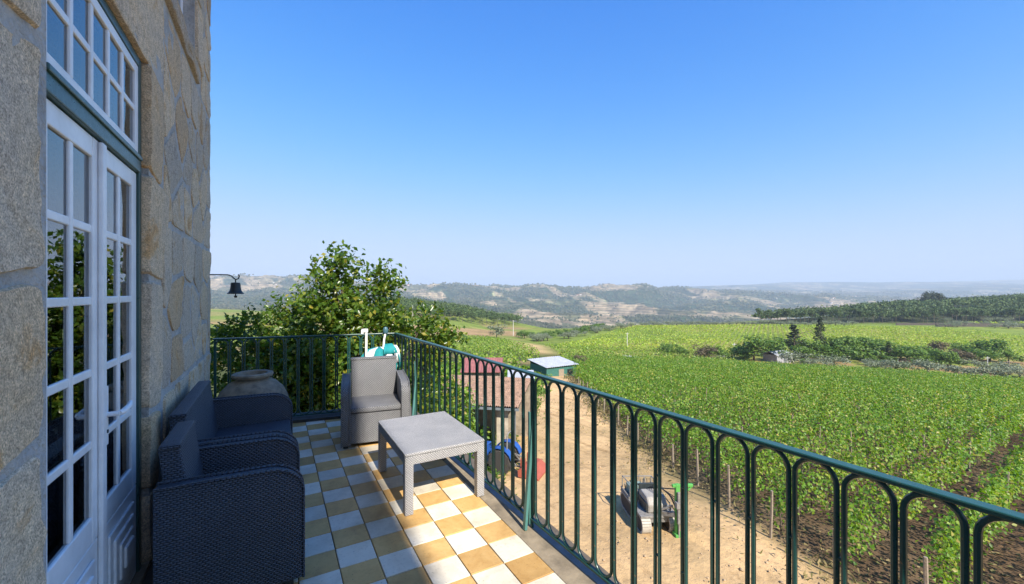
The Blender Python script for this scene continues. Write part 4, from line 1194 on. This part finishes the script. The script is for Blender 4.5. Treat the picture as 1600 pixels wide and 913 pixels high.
for i, (px, d, h, w_, lab) in enumerate([(1160, 140, 3.6, 1.5, 'low green tree at the left end of the lane trees'), (1252, 136, 4.2, 1.5, 'low spreading tree at the foot of the brownish conifer'), (1290, 138, 4.6, 1.5, 'low spreading tree at the foot of the tall narrow conifer'), (1337, 150, 6.4, 1.4, 'tree standing behind the largest leafy lane tree'), (1366, 144, 6.0, 1.5, 'bushy dark tree between the ragged crown and the squat conifer'), (1408, 142, 4.8, 1.6, 'spreading green tree right of the squat conifer'), (1448, 142, 4.4, 1.5, 'low green tree before the greyish dry tree'), (1486, 134, 3.8, 1.5, 'low green tree left of the brown dry bushy tree'), (1525, 142, 4.4, 1.5, 'green tree left of the large isolated tree trunk'), (1576, 146, 4.0, 1.5, 'green tree right of the large isolated tree')]):
    plant('round', 'broadleaf_tree', px, d, h, lab, wide=w_)
# pine woods: the trees at the front edge singly, the rest as one mass
def wood(label, region, n, seed, hmin, hmax, quads=46):
    rr = np.random.default_rng(seed); Vs = []; Ts = []; off = 0
    base = [tree_arrays('pine', 300+i) for i in range(4)]
    k = 0
    while k < n:
        px, d = region(rr); p = at(px, 457, d); z = gz(p.x, p.y)
        h = rr.uniform(hmin, hmax)
        cl = rr.normal(0, 1, (quads, 3))*np.array([.13, .13, .14])*h; cl[:, 2] = np.abs(cl[:, 2])*0.9+h*.42
        cl[:, :2] *= np.clip(1.25-(cl[:, 2:3]/h-.42)*1.5, .2, 1.2)
        out = cl-np.array([0, 0, h*.6]); out /= np.linalg.norm(out, axis=1)[:, None]+1e-6
        Vv, Tt = leaf_arrays(cl+np.array([p.x, p.y, z]), h*.13, .35, .75, .2, rr, out, .7)
        Vs.append(Vv); Ts.append(Tt+off); off += len(Vv); k += 1
    o = np_mesh('pine_wood', np.concatenate(Vs), np.concatenate(Ts), PINE); tag(o, label, kind='stuff')
def reg_r(rr):
    while True:
        px = rr.uniform(1180, 1700); d = 345+rr.random()**1.2*260
        if px-1180 > (d-345)*0.9-8: return px, d
wood('dense pine wood on the ridge at the right', reg_r, 1500, 41, 10, 15)
def reg_l(rr):
    while True:
        px = rr.uniform(585, 812); d = 325+rr.random()*150
        if d > np.interp(px, [585, 700, 812], [325, 332, 375]): return px, d
wood('pine wood covering the hill behind the tree at the left', reg_l, 760, 42, 8, 12)
for i in range(60):
    px = 1185+i*7.2+ro_.uniform(-3, 3); d = 338+ro_.uniform(-4, 12)
    plant('pine', 'pine_tree', px, d, ro_.uniform(9, 13.5), 'pine tree at the front edge of the wood on the right ridge', group='pines at the front of the right wood', whole=True, wide=1.1)
for i in range(34):
    px = 610+i*6+ro_.uniform(-2, 2); d = np.interp(px, [585, 700, 812], [322, 326, 365])+ro_.uniform(-6, 6)
    plant('pine', 'pine_tree', px, float(d), ro_.uniform(7, 10.5), 'pine tree with a bare trunk at the front of the left wood', group='pines at the front of the left wood', whole=True)
for i, (px, d, h) in enumerate([(1449, 452, 18), (1456, 455, 21), (1463, 450, 18.5), (1471, 454, 15), (1443, 455, 14)]):
    plant('round', 'crag_tree', px, d, h, 'tall dark tree in the knot standing out of the ridge skyline', group='knot of trees on the ridge', mat=CONIF, whole=True, wide=0.8)
# woods and scattered trees on the far hills, farmhouses among them
def far_mask(X, Y):
    wx = X/190+1.5*fbm(X/400+7, Y/400, 3); wy = Y/360+1.5*fbm(X/400, Y/400+11, 3)
    return fbm(wx, wy, 4, 0.45)
rr_ = np.random.default_rng(77); nn = 120000
dd = np.exp(rr_.uniform(math.log(950), math.log(4600), nn)); pp_ = rr_.uniform(250, 1700, nn); xx = (pp_-800)/650*dd
X = xx*CY+dd*SY; Y = dd*CY-xx*SY; mm = far_mask(X, Y)
keep = (rr_.random(nn) < np.where(mm < .51, .75, np.where(vnoise(X/70, Y/110) > .62, .16, .02)))
X = X[keep]; Y = Y[keep]; sz = (7+rr_.random(len(X))*7)*np.clip((X*SY+Y*CY)/2400, .7, 1.4)
Pn = np.stack([X, Y, ground(X, Y)+sz*.4], 1)
Vv, Tt = leaf_arrays(Pn, sz, .1, .95, .25, rr_, np.array([[-SY, -CY, .6]])*np.ones((len(X), 1)), 1.1)
FARWOOD = m_foliage('far_wood', [(0, (0.042, 0.055, 0.03)), (0.6, (0.068, 0.08, 0.042)), (1, (0.105, 0.105, 0.06))], 0.1, 0.8)
o = np_mesh('far_woods', Vv, Tt, FARWOOD); tag(o, 'dark woods covering the far hills', kind='stuff')
b = MB(); b.box((-6, -4.5, -3), (6, 4.5, 5)); b.mi = 1; b.prism([(-5, 4.9), (5, 4.9), (0, 7.6)], 'x', -6.4, 6.4)
o = b.build('far_farmhouse', [m_plain('far_limewash', (.72, .70, .66), .9, .1, 1), m_plain('far_roof', (.36, .17, .10), .9, .2, 1)]); hme = o.data; bpy.data.objects.remove(o)
rh = random.Random(9)
for i in range(34):
    cl = rh.choice([(640, 2950), (905, 2500), (1010, 2900), (1040, 2450), (1300, 2700), (1330, 3300), (1365, 3100), (1390, 3200), (430, 2750)]); p = gpt(cl[0]+rh.gauss(0, 14), cl[1]+rh.gauss(0, 90))
    o = link('far_farmhouse', hme, None, p); o.rotation_euler = (0, 0, rh.uniform(0, 3)); k = rh.uniform(.7, 1.3); o.scale = (k, k, k)
    tag(o, 'tiny white farmhouse scattered on the far hills', 'house', 'white farmhouses on the far hills')
# ---- the leafy tree and shrubs just beyond the far railing
def leafy(name, label, base, env, ncl, seed, lsize, cat='tree', limbs=22, mat=None, per=13):
    """env: list of (x, y, z, rx, ry, rz, weight) ellipsoids, in world metres"""
    rr = np.random.default_rng(seed); root = empty(name, base); tag(root, label, cat)
    wts = np.array([e[6] for e in env], float); wts /= wts.sum()
    pick = rr.choice(len(env), ncl, p=wts); E = np.array(env)[pick]
    v_ = rr.normal(size=(ncl, 3)); v_ /= np.linalg.norm(v_, axis=1)[:, None]
    rad_ = rr.random(ncl)**0.4
    cen = E[:, :3]+v_*E[:, 3:6]*rad_[:, None]
    # every cluster is a short twig with leaves along it
    tw = v_*0.6+rr.normal(size=(ncl, 3))*0.5+np.array([0, 0, .45]); tw /= np.linalg.norm(tw, axis=1)[:, None]
    t = rr.random((ncl, per)); ln = rr.uniform(0.2, 0.46, ncl)
    P = cen[:, None, :]+tw[:, None, :]*(t*ln[:, None])[..., None]+rr.normal(0, 0.036, (ncl, per, 3))
    P = P.reshape(-1, 3)-np.array(base)
    out = np.repeat(v_, per, 0)
    Vv, Tt = leaf_arrays(P, lsize, .35, .58, .22, rr, out, .35)
    np_mesh('crown', Vv, Tt, mat or LAUREL, root)
    b = MB(); B = Vector(base); top = Vector((np.average([e[0] for e in env], weights=wts), np.average([e[1] for e in env], weights=wts), max(e[2] for e in env)))-B
    b.tube([(0, 0, -.3), tuple(top*.35+Vector((.08, .03, 0))), tuple(top*.6+Vector((.05, 0, 0))), tuple(top*.8+Vector((-.06, .05, 0)))], [.13, .10, .06, .02], 8); b.build('trunk', BARK, root, smooth=True)
    idx = rr.choice(ncl, limbs, replace=False)
    b = MB()
    for i in idx:
        e = Vector(cen[i])-B; s_ = top*min(.95, max(.25, (e.z/max(top.z, .1))*.72)); mid_ = s_.lerp(e, .55)+Vector((rr.normal(0, .08), rr.normal(0, .08), -.08))
        b.tube([s_, mid_, e], [.035, .022, .008], 5)
    q = b.build('limbs', BARK, root, smooth=True)
    return root
g0 = gz(1.3, 7.6)
def el(px, py, d, rpx, rpy, rd, w): p = at(px, py, d); return (p.x, p.y, p.z, rpx/650*d, rd, rpy/650*d, w)
leafy('leafy_tree', 'tall sunlit broadleaf tree rising above the far railing corner', (1.3, 7.6, g0), [
    el(525, 410, 7.2, 16, 17, .12, .40), el(586, 424, 7.2, 10, 15, .12, .24), el(536, 444, 7.2, 34, 24, .3, 1.0), el(598, 452, 7.2, 22, 12, .25, .34), el(494, 430, 7.2, 9, 9, .12, .12), el(510, 456, 7.2, 12, 12, .2, .22),
    el(558, 490, 7.2, 60, 28, .55, 3.0), el(636, 508, 7.4, 48, 18, .45, 1.4), el(500, 498, 7.0, 36, 26, .5, 1.6),
    el(572, 560, 7.2, 118, 52, .8, 8.5), el(560, 640, 7.4, 150, 60, .8, 8), el(690, 530, 7.6, 22, 14, .3, .6)], 1420, 31, 0.092, limbs=40)
leafy('laurel_shrub', 'dark shaded shrub filling the view behind the clay urn', (-0.6, 7.0, gz(-.6, 7)), [
    el(400, 550, 6.9, 75, 30, .5, 4), el(358, 522, 7.0, 26, 10, .3, .5), el(432, 508, 7.0, 36, 16, .35, .9), el(478, 474, 7.1, 22, 20, .3, .5), el(410, 610, 6.8, 95, 60, .5, 7), el(480, 600, 6.7, 70, 70, .4, 5)], 900, 32, 0.082, cat='shrub', limbs=22)
leafy('garden_shrub', 'sunny yellow green shrub below the side railing near the tiled shed', (4.4, 9.6, gz(4.4, 9.6)), [
    el(685, 645, 10.0, 52, 44, .7, 4), el(722, 690, 10.3, 22, 34, .4, 1.2), el(655, 600, 9.6, 34, 40, .6, 2)], 620, 33, 0.10, cat='shrub', limbs=14, mat=VINE)

# =============================================================== BUILDINGS AND MACHINES ON THE GROUND
TILEROOF = m_plain('terracotta_tiles', (0.33, 0.215, 0.155), 0.9, 0.5, 5, bmp=0.4, bs=20)
REDSHEET = m_plain('faded_red_sheet', (0.31, 0.115, 0.10), 0.6, 0.2, 2)
ZINC = m_plain('pale_zinc_sheet', (0.42, 0.43, 0.46), 0.5, 0.2, 2, spec=.6)
GREENWALL = m_plain('green_boards', (0.035, 0.13, 0.105), 0.7, 0.25, 3)
SCHIST = m_plain('dark_schist', (0.075, 0.06, 0.05), 0.95, 0.4, 1.5)
RUBBLE = m_plain('rubble_wall', (0.27, 0.22, 0.165), 0.95, 0.4, 4, bmp=.8, bs=8)
GREYSTEEL = m_plain('grey_steel', (0.16, 0.18, 0.19), 0.5, 0.25, 10)
WALLW = m_plain('limewash', (0.62, 0.60, 0.56), 0.9, 0.12, 1)
def frame(o, p, ang): o.location = p; o.rotation_euler = (0, 0, ang)
# tiled shed: open lean-to facing the track
sh = empty('tiled_shed'); tag(sh, 'low shed with a terracotta tiled roof and open front behind the tractor', 'shed')
E0 = at(805, 637, 18.8); E1 = at(700, 646, 19.4); gzs = gz(E0.x, E0.y+1)
dx = Vector((E0.x-E1.x, E0.y-E1.y, 0)); W_ = 4.6; dx.normalize(); ang = math.atan2(dx.y, dx.x)
orig = Vector((E0.x, E0.y, gzs)); sh.location = orig; sh.rotation_euler = (0, 0, ang)
ez = E0.z-gzs; D_ = 4.4; rise = 0.42
b = MB(); nx, ny = 46, 16; vs = []; fs = []
for j in range(ny*2):
    r0 = (j//2 + (j % 2))/ny; zz = rise*r0+(0.05 if j % 2 == 0 else 0.0)
    for i in range(nx*4+1):
        x = -W_+W_*i/(nx*4)+0.15; vs.append((x, -0.15+(D_+.15)*r0, ez+zz+0.035*math.sin(2*PI*i/4)))
w_ = nx*4+1
for j in range(ny*2-1):
    for i in range(w_-1): fs.append((j*w_+i, j*w_+i+1, (j+1)*w_+i+1, (j+1)*w_+i))
b.add(vs, fs); o = b.build('roof', TILEROOF, sh)
b = MB(); b.prism([(-0.1, ez-.14), (D_, ez+rise-.12), (D_, ez+rise-.05), (-0.1, ez-.06)], 'x', -W_+.15, .12); b.build('roof_deck', BARK, sh)
b = MB(); b.box((-W_+.1, -.22, ez-.12), (.2, -.14, ez-.02)); b.build('gutter', GREYSTEEL, sh)
b = MB(); b.box((-W_+.2, D_-.3, -.5), (.05, D_-.02, ez+rise-.2)); b.box((-W_+.2, 0.4, -.5), (-W_+.5, D_-.31, ez-.1)); b.build('wall', RUBBLE, sh)
for x in (-0.05, -1.0, -2.2, -3.4):
    b = MB(); b.box((x-.06, -.02, -.3), (x+.06, .1, ez-.13)); b.build('post', GREYSTEEL if x == -0.05 else WOODP, sh)
b = MB(); b.box((-0.9, 0.16, -.2), (-0.62, 0.22, ez-.2)); b.box((-0.60, 0.16, -.2), (-0.36, 0.2, ez-.25)); b.build('boards', m_plain('pale_boards', (.42, .36, .27), .9, .3, 4), sh)
# red sheet roof shed
rs = empty('red_roofed_shed', gpt(752, 33), 0.0); tag(rs, 'shed with a faded red sheet roof seen through the railing bars', 'shed')
q0 = rs.location; rs.rotation_euler = (0, 0, -YAW)
zt = at(752, 564, 33).z-q0.z; zb = at(752, 583, 31.6).z-q0.z
b = MB(); 
for i in range(16):
    x0 = -1.5+i*.2; b.prism([(-1.4, zb), (1.2, zt), (1.2, zt+.04), (-1.4, zb+.04)], 'x', x0, x0+.17); b.prism([(-1.4, zb+.03), (1.2, zt+.03), (1.2, zt+.07), (-1.4, zb+.07)], 'x', x0+.175, x0+.195)
b.build('roof', REDSHEET, rs)
b = MB(); b.box((-1.35, -1.1, -.3), (1.5, 1.1, zb-.05)); b.build('wall', RUBBLE, rs)
# grey lean-to sheet before the green shed
ls = empty('lean_to', gpt(812, 43), -YAW); tag(ls, 'open lean-to with a pale grey sheet roof before the green shed', 'shed')
zb = at(812, 592, 42).z-ls.location.z; zt = at(812, 579, 44.5).z-ls.location.z
b = MB(); b.prism([(-1.3, zb), (1.3, zt), (1.3, zt+.05), (-1.3, zb+.05)], 'x', -1.25, 1.5); b.build('roof', ZINC, ls)
for x in (-1.1, 1.3):
    for y in (-1.1, 1.1):
        b = MB(); b.box((x-.05, y-.05, -.3), (x+.05, y+.05, zb if y < 0 else zt-.1)); b.build('post', WOODP, ls)
# green shed
gs = empty('green_shed', gpt(864, 60), -YAW+0.55); tag(gs, 'green boarded shed with a pale corrugated roof by the track', 'shed')
zr = at(864, 560, 62).z-gs.location.z; ze = at(864, 578, 58).z-gs.location.z
b = MB(); nx = 60; vs = []; fs = []
for j in range(2):
    for i in range(nx+1):
        x = -2.9+5.8*i/nx; vs.append((x, (-2.3, 2.3)[j], (ze, ze+.55)[j]+.5+.03*math.sin(i*PI/2)))
for i in range(nx): fs.append((i, i+1, nx+2+i, nx+1+i))
b.add(vs, fs); o = b.build('roof', ZINC, gs); o.modifiers.new('t', 'SOLIDIFY').thickness = .04
for (lo, hi, nm) in (((-2.6, -2.0, -.6), (2.6, -1.9, ze+.44), 'front_wall'), ((-2.6, 1.9, -.6), (2.6, 2.0, ze+.9), 'back_wall'), ((-2.6, -1.89, -.6), (-2.5, 1.89, ze+.5), 'side_wall'), ((2.5, -1.89, -.6), (2.6, 1.89, ze+.5), 'side_wall')):
    b = MB(); b.box(lo, hi); b.build(nm, GREENWALL, gs)
b = MB(); b.box((-.5, -2.03, .0), (.4, -2.005, ze)); b.build('door', WOODP, gs)
b = MB(); b.box((1.0, -2.03, ze-.9), (2.0, -2.005, ze-.1)); b.build('window', BLACKIRON, gs)
# pale house among the lane trees
ph = empty('pale_house', gpt(1215, 133, .1), -YAW+.3); tag(ph, 'small grey house with a pale roof half hidden by the lane trees', 'house')
b = MB(); b.box((-3.2, -2.5, -1), (3.2, 2.5, 2.4)); b.build('wall', m_plain('grey_render', (.33, .33, .34), .9, .15, 1), ph)
b = MB(); b.prism([(-2.8, 2.35), (0, 3.3), (2.8, 2.35), (2.8, 2.45), (0, 3.42), (-2.8, 2.45)], 'x', -3.5, 3.5); b.build('roof', ZINC, ph)
b = MB(); b.box((-.4, -2.54, -.2), (.5, -2.505, 1.9)); b.build('door', GREYSTEEL, ph)
b = MB(); b.box((1.2, -2.54, .7), (2.3, -2.505, 1.7)); b.build('window', BLACKIRON, ph)
# terrace walls at the right, pale trough in the vineyard
for (pa_, pb_, d, h, lab) in ((1462, 1700, 308, 2.6, 'long dark dry-stone terrace wall at the right'), (1400, 1470, 318, 1.8, 'short dry-stone wall left of the terrace wall'), (1360, 1500, 142, 1.0, 'low stone wall along the lane')):
    b = MB(); pts = [gpt(px, d) for px in np.linspace(pa_, pb_, 14)]
    for p, q in zip(pts[:-1], pts[1:]): b.bar(p+Vector((0, 0, h/2-.4)), q+Vector((0, 0, h/2-.4)), .5, h+.8)
    o = b.build('stone_wall', SCHIST); tag(o, lab, 'wall')
b = MB(); p = gpt(975, 118, .9); q = gpt(1002, 112, .7); b.bar(p, q, 1.2, .5); o = b.build('water_trough', WALLW, bevel=.1); tag(o, 'pale concrete water trough at the far edge of the vineyard', 'trough')
# power poles
def pole(px, d, h, r, lab, m=WOODP, arm=True):
    o = empty('power_pole', gpt(px, d)); tag(o, lab, 'pole')
    b = MB(); b.tube([(0, 0, -.5), (0, 0, h)], [r, r*.7], 8); b.build('shaft', m, o)
    if arm:
        b = MB(); b.box((-.7, -.06, h-.5), (.7, .06, h-.38)); q = b.build('crossarm', m, o); q.rotation_euler = (0, 0, -YAW)
PC = m_plain('pole_concrete', (.55, .53, .5), .9, .1)
pole(980, 178, 6.0, .17, 'pole standing at the foot of the far vineyard', PC)
pole(1147, 140, 5.0, .2, 'short concrete pole by the round bright tree', PC)
pole(1543, 128, 5.0, .14, 'pole with a crossarm before the large isolated tree', PC)
pole(1577, 112, 5.6, .11, 'thin wooden pole among the olives at the right')
pole(802, 240, 9.0, .18, 'pole at the foot of the pine hill', PC)
pole(645, 330, 9.0, .18, 'pole on the hilltop behind the leafy tree', PC, False)

# ---- tractor (local: +x forward, origin on the ground under the rear axle)
BLUE = m_paint('blue_paint', (0.018, 0.085, 0.32), .45, (.22, .17, .11), .64); RED = m_paint('faded_red_paint', (0.36, 0.085, 0.05), .6, (.25, .17, .10), .6); RUBBER = m_plain('rubber', (0.045, 0.04, 0.036), .9, .4, 20, bmp=.5)
RIMC = m_plain('dusty_rim', (0.42, 0.38, 0.32), .7, .2, 8); MACHG = m_plain('dusty_machine_grey', (.20, .19, .175), .7, .35, 12)
def wheel(root, c, r, wd, lugs):
    x, y, z = c
    b = MB(); b.lathe([(r*.6, -wd/2), (r*.92, -wd/2), (r*.98, -wd*.35), (r*.98, wd*.35), (r*.92, wd/2), (r*.6, wd/2)], (0, 0, 0), 28, 'y')
    for i in range(lugs):
        a = 2*PI*i/lugs; s_ = 1 if i % 2 else -1
        M = Matrix.Rotation(a, 4, 'Y'); b.box((-.035, -.02 if s_ > 0 else -wd/2, r*.95), (.035, wd/2 if s_ > 0 else .02, r*1.03), M)
    o = b.build('tyre', RUBBER, None, smooth=True); w_ = empty('wheel', (x, y, z)); w_.parent = root; o.parent = w_
    b = MB(); b.lathe([(r*.62, -wd*.38), (r*.58, -wd*.2), (r*.2, -wd*.12), (r*.2, -wd*.3), (r*.02, -wd*.3)], (0, 0, 0), 20, 'y'); b.lathe([(r*.62, wd*.38), (r*.58, wd*.2), (r*.2, wd*.12), (r*.2, wd*.3), (r*.02, wd*.3)], (0, 0, 0), 20, 'y')
    q = b.build('rim', RIMC, w_, smooth=True)
tc = empty('tractor'); tag(tc, 'small blue tractor with a red mower parked nose in at the tiled shed', 'tractor')
for s_ in (-1, 1):
    wheel(tc, (0, s_*.48, .56), .56, .30, 18); wheel(tc, (1.55, s_*.42, .34), .34, .2, 14)
    b = MB(); n = 8; pr = [(math.cos(a)*.68, .56+math.sin(a)*.68) for a in np.linspace(R(20), R(165), n)]; pr += [(math.cos(a)*.63, .56+math.sin(a)*.63) for a in np.linspace(R(165), R(20), n)]
    b.prism(pr, 'y', s_*.48-.17, s_*.48+.17); b.build('fender', BLUE, tc, bevel=.01)
b = MB(); b.prism([(.75, .62), (1.95, .62), (2.0, .95), (1.85, 1.08), (.78, 1.16)], 'y', -.24, .24); b.build('bonnet', BLUE, tc, bevel=.04)
b = MB(); b.box((1.955, -.2, .66), (2.02, .2, .94)); b.build('grille', MACHG, tc, bevel=.01)
b = MB(); b.box((-.25, -.16, .4), (1.7, .16, .62)); b.box((-.3, -.4, .5), (.25, .4, .62)); b.tube([(0, -.45, .56), (0, .45, .56)], .08, 8); b.tube([(1.55, -.4, .34), (1.55, .4, .34)], .05, 8); b.box((.2, -.38, .42), (.8, .38, .46)); b.build('chassis', MACHG, tc, bevel=.01)
b = MB(); b.box((-.18, -.22, .78), (.25, .22, .9)); b.box((-.24, -.22, .88), (-.14, .22, 1.25)); b.build('seat', BLACKIRON, tc, bevel=.04)
b = MB(); b.tube([(.75, 0, 1.1), (.5, 0, 1.25)], .02, 6); b.tube([(.5+.08*math.sin(a)*.0+.03*math.cos(a), .17*math.sin(a), 1.27+.15*math.cos(a)*.5) for a in np.linspace(0, 2*PI, 17)[:-1]], .014, 6, closed=True); b.build('steering_wheel', BLACKIRON, tc)
b = MB(); b.tube([(-.3, -.42, .6), (-.34, -.42, 1.75), (-.34, -.3, 1.85), (-.34, .3, 1.85), (-.34, .42, 1.75), (-.3, .42, .6)], .03, 8); b.build('roll_bar', MACHG, tc, smooth=True)
b = MB()
for s_ in (-1, 1): b.bar((-.2, s_*.25, .45), (-.95, s_*.3, .40), .05, .07); b.bar((-.3, s_*.2, .9), (-.7, s_*.28, .42), .035, .035)
b.bar((-.3, 0, .85), (-.98, 0, .75), .05, .05); b.build('linkage', MACHG, tc)
b = MB(); b.tube([(1.2, -.18, 1.1), (1.2, -.18, 1.55)], .03, 8); b.build('exhaust', BLACKIRON, tc)
for s_ in (-1, 1):
    b = MB(); b.lathe([(.06, 0), (.055, .02), (.01, .03)], (2.02, s_*.14, 1.0), 12, 'x'); b.build('headlight', RIMC, tc)
b = MB(); b.prism([(-1.95, .12), (-.98, .12), (-.96, .42), (-1.12, .52), (-1.55, .50), (-1.95, .2)], 'y', -.72, .72); b.box((-1.2, -.5, .5), (-1.0, -.3, .85)); b.box((-1.2, .3, .5), (-1.0, .5, .85)); b.build('mower', RED, tc, bevel=.02)
tp = at(788, 457, 17.8); frame(tc, (tp.x, tp.y, gz(tp.x, tp.y)+.0), math.atan2(.80, -.60)); tc.scale = (.92, .92, .92)

# ---- tracked drill carrier (local: +x forward)
LIME = m_paint('lime_green_paint', (0.085, 0.34, 0.065), .55, (.2, .16, .1), .66); WHITEC = m_paint('dusty_white_cover', (0.33, 0.315, 0.285), .6, (0.2, 0.15, 0.10), .56); RUST = m_plain('rusty_steel', (0.19, 0.11, 0.075), .9, .4, 8, bmp=.5)
cr = empty('tracked_machine'); tag(cr, 'small tracked drilling machine with a white engine cover and lime green mast', 'machine')
def track_path(L_, r, n=12):
    pts = [(L_/2+math.sin(a)*r, r+math.cos(a)*r) for a in np.linspace(0, PI, n)] + [(-L_/2-math.sin(a)*r, r-math.cos(a)*r) for a in np.linspace(0, PI, n)]
    return pts
for s_ in (-1, 1):
    b = MB(); pth = track_path(1.55, .26); b.prism(pth, 'y', s_*.46-.13, s_*.46+.13); o = b.build('track', RUBBER, cr, bevel=.01)
    b = MB()
    P_ = pth+[pth[0]]; acc = 0
    for (a, c_) in zip(P_[:-1], P_[1:]):
        l = math.hypot(c_[0]-a[0], c_[1]-a[1]); m_ = max(1, int(round(l/.11)))
        for k in range(m_):
            t = (k+.5)/m_; x = a[0]+(c_[0]-a[0])*t; z = a[1]+(c_[1]-a[1])*t; an = math.atan2(c_[1]-a[1], c_[0]-a[0])
            M = Matrix.Translation((x, s_*.46, z)) @ Matrix.Rotation(-an, 4, 'Y'); b.box((-.035, -.15, -.03), (.035, .15, .035), M)
    q = b.build('track_shoes', RIMC, o)
    b = MB(); b.box((-.85, s_*.46-.03+s_*.09, .16), (.85, s_*.46+.03+s_*.1, .36)); b.build('track_frame', RUST, cr, bevel=.01)
b = MB(); b.box((-.95, -.34, .34), (.9, .34, .5)); b.box((-1.0, -.62, .5), (.95, .62, .58)); b.box((-1.05, -.6, .58), (-.2, -.56, .66)); b.box((-1.05, .56, .58), (-.2, .6, .66)); b.build('chassis', MACHG, cr, bevel=.01)
b = MB(); b.prism([(.0, .58), (.78, .58), (.82, .86), (.66, 1.06), (.15, 1.1), (0, 1.0)], 'y', -.32, .34); b.build('engine_cover', WHITEC, cr, bevel=.05)
b = MB(); b.box((.05, -.36, .62), (.75, -.33, .88)); b.build('side_grille', BLACKIRON, cr)
b = MB(); b.box((-.9, -.45, .6), (-.5, .1, .88)); b.box((-.45, -.5, .6), (-.1, -.1, .82)); b.box((-.85, .15, .6), (-.3, .5, .75)); b.build('tool_box', m_plain('dull_green', (.20, .27, .24), .8, .3, 8), cr, bevel=.02)
b = MB(); b.tube([(-1.0, -.55, .58), (-1.0, -.55, 1.05), (-.2, -.55, 1.1), (-.2, -.55, .6)], .02, 6); b.tube([(-1.0, .55, .58), (-1.0, .55, 1.0), (-.1, .55, 1.0)], .02, 6); b.tube([(-1, -.55, 1.03), (-1, .55, 1.0)], .02, 6); b.build('hand_rail', MACHG, cr, smooth=True)
b = MB(); b.box((-.08, -.3, .6), (0, .3, 1.2)); 
for i in range(5): b.tube([(-.06, -.24+i*.12, 1.2), (-.09, -.24+i*.12, 1.34)], .012, 6)
b.build('control_panel', BLACKIRON, cr, bevel=.01)
b = MB(); b.bar((.85, .1, .62), (1.2, .42, .75), .12, .14); b.bar((.82, -.1, .66), (1.15, .35, 1.0), .06, .06); b.build('boom', MACHG, cr, bevel=.01)
b = MB(); b.box((1.14, .40, .06), (1.26, .54, 1.72)); b.box((1.08, .36, .04), (1.34, .62, .16)); b.box((1.15, .30, 1.62), (1.25, .98, 1.71)); b.bar((1.2, .5, 1.25), (1.2, .95, 1.62), .05, .05); b.build('mast', LIME, cr, bevel=.015)
b = MB(); b.box((1.27, .42, .5), (1.36, .52, 1.5)); b.tube([(1.32, .47, .0), (1.32, .47, .6)], .03, 8); b.box((1.24, .36, 1.0), (1.4, .58, 1.2)); b.build('drill', MACHG, cr, bevel=.01)
b = MB()
for i in range(5):
    b.tube([(.1, .2-.07*i, 1.08), (.5, .28-.06*i, 1.28+.03*i), (.95, .36-.03*i, 1.2+.04*i), (1.18, .42, .95+.08*i)], .014, 6)
b.build('hoses', BLACKIRON, cr, smooth=True)
rk = random.Random(5); b = MB()
for i in range(16):
    x = rk.uniform(-.95, .9); y = rk.uniform(-.5, .5); z = .6; h = rk.uniform(.15, .6)
    b.tube([(x, y, z), (x+rk.uniform(-.1, .1), y+rk.uniform(-.1, .1), z+h)], rk.uniform(.012, .03), 6)
for i in range(9):
    x = rk.uniform(-.9, .1); y = rk.uniform(-.45, .4); b.box((x, y, .58), (x+rk.uniform(.08, .25), y+rk.uniform(.06, .2), .62+rk.uniform(.05, .3)))
b.build('hydraulics', MACHG, cr, bevel=.008)
b = MB(); b.tube([(-.9, -.3, .9), (-.3, -.1, 1.0), (.3, .5, 1.15), (1.1, .55, 1.5)], .02, 6); b.tube([(-.8, .3, .8), (0, .45, .95), (.8, .55, .7), (1.15, .5, .9)], .018, 6); b.build('hoses', BLACKIRON, cr, smooth=True)
cp = at(1012, 457, 13.3); frame(cr, (cp.x, cp.y, gz(cp.x, cp.y)+.01), math.atan2(-.9, -.42)); cr.scale = (.92, .92, .92)

# =============================================================== HAZE
zs = [v_ for v_ in (float(GZ.min()), float(GZ.max()))]
hb = MB(); hb.box((-13200, -13200, zs[0]-4), (13200, 13200, max(zs[1], 16)+25))
hm = bpy.data.materials.new('haze_air'); hm.use_nodes = True
nt = hm.node_tree; nt.nodes.remove(nt.nodes['Principled BSDF'])
pv = N(nt, 'ShaderNodeVolumePrincipled'); pv.inputs['Color'].default_value = (0.74, 0.87, 1.0, 1); pv.inputs['Density'].default_value = HAZE
L(nt, pv.outputs[0], nt.nodes['Material Output'].inputs['Volume'])
o = hb.build('haze', hm); tag(o, kind='stuff')
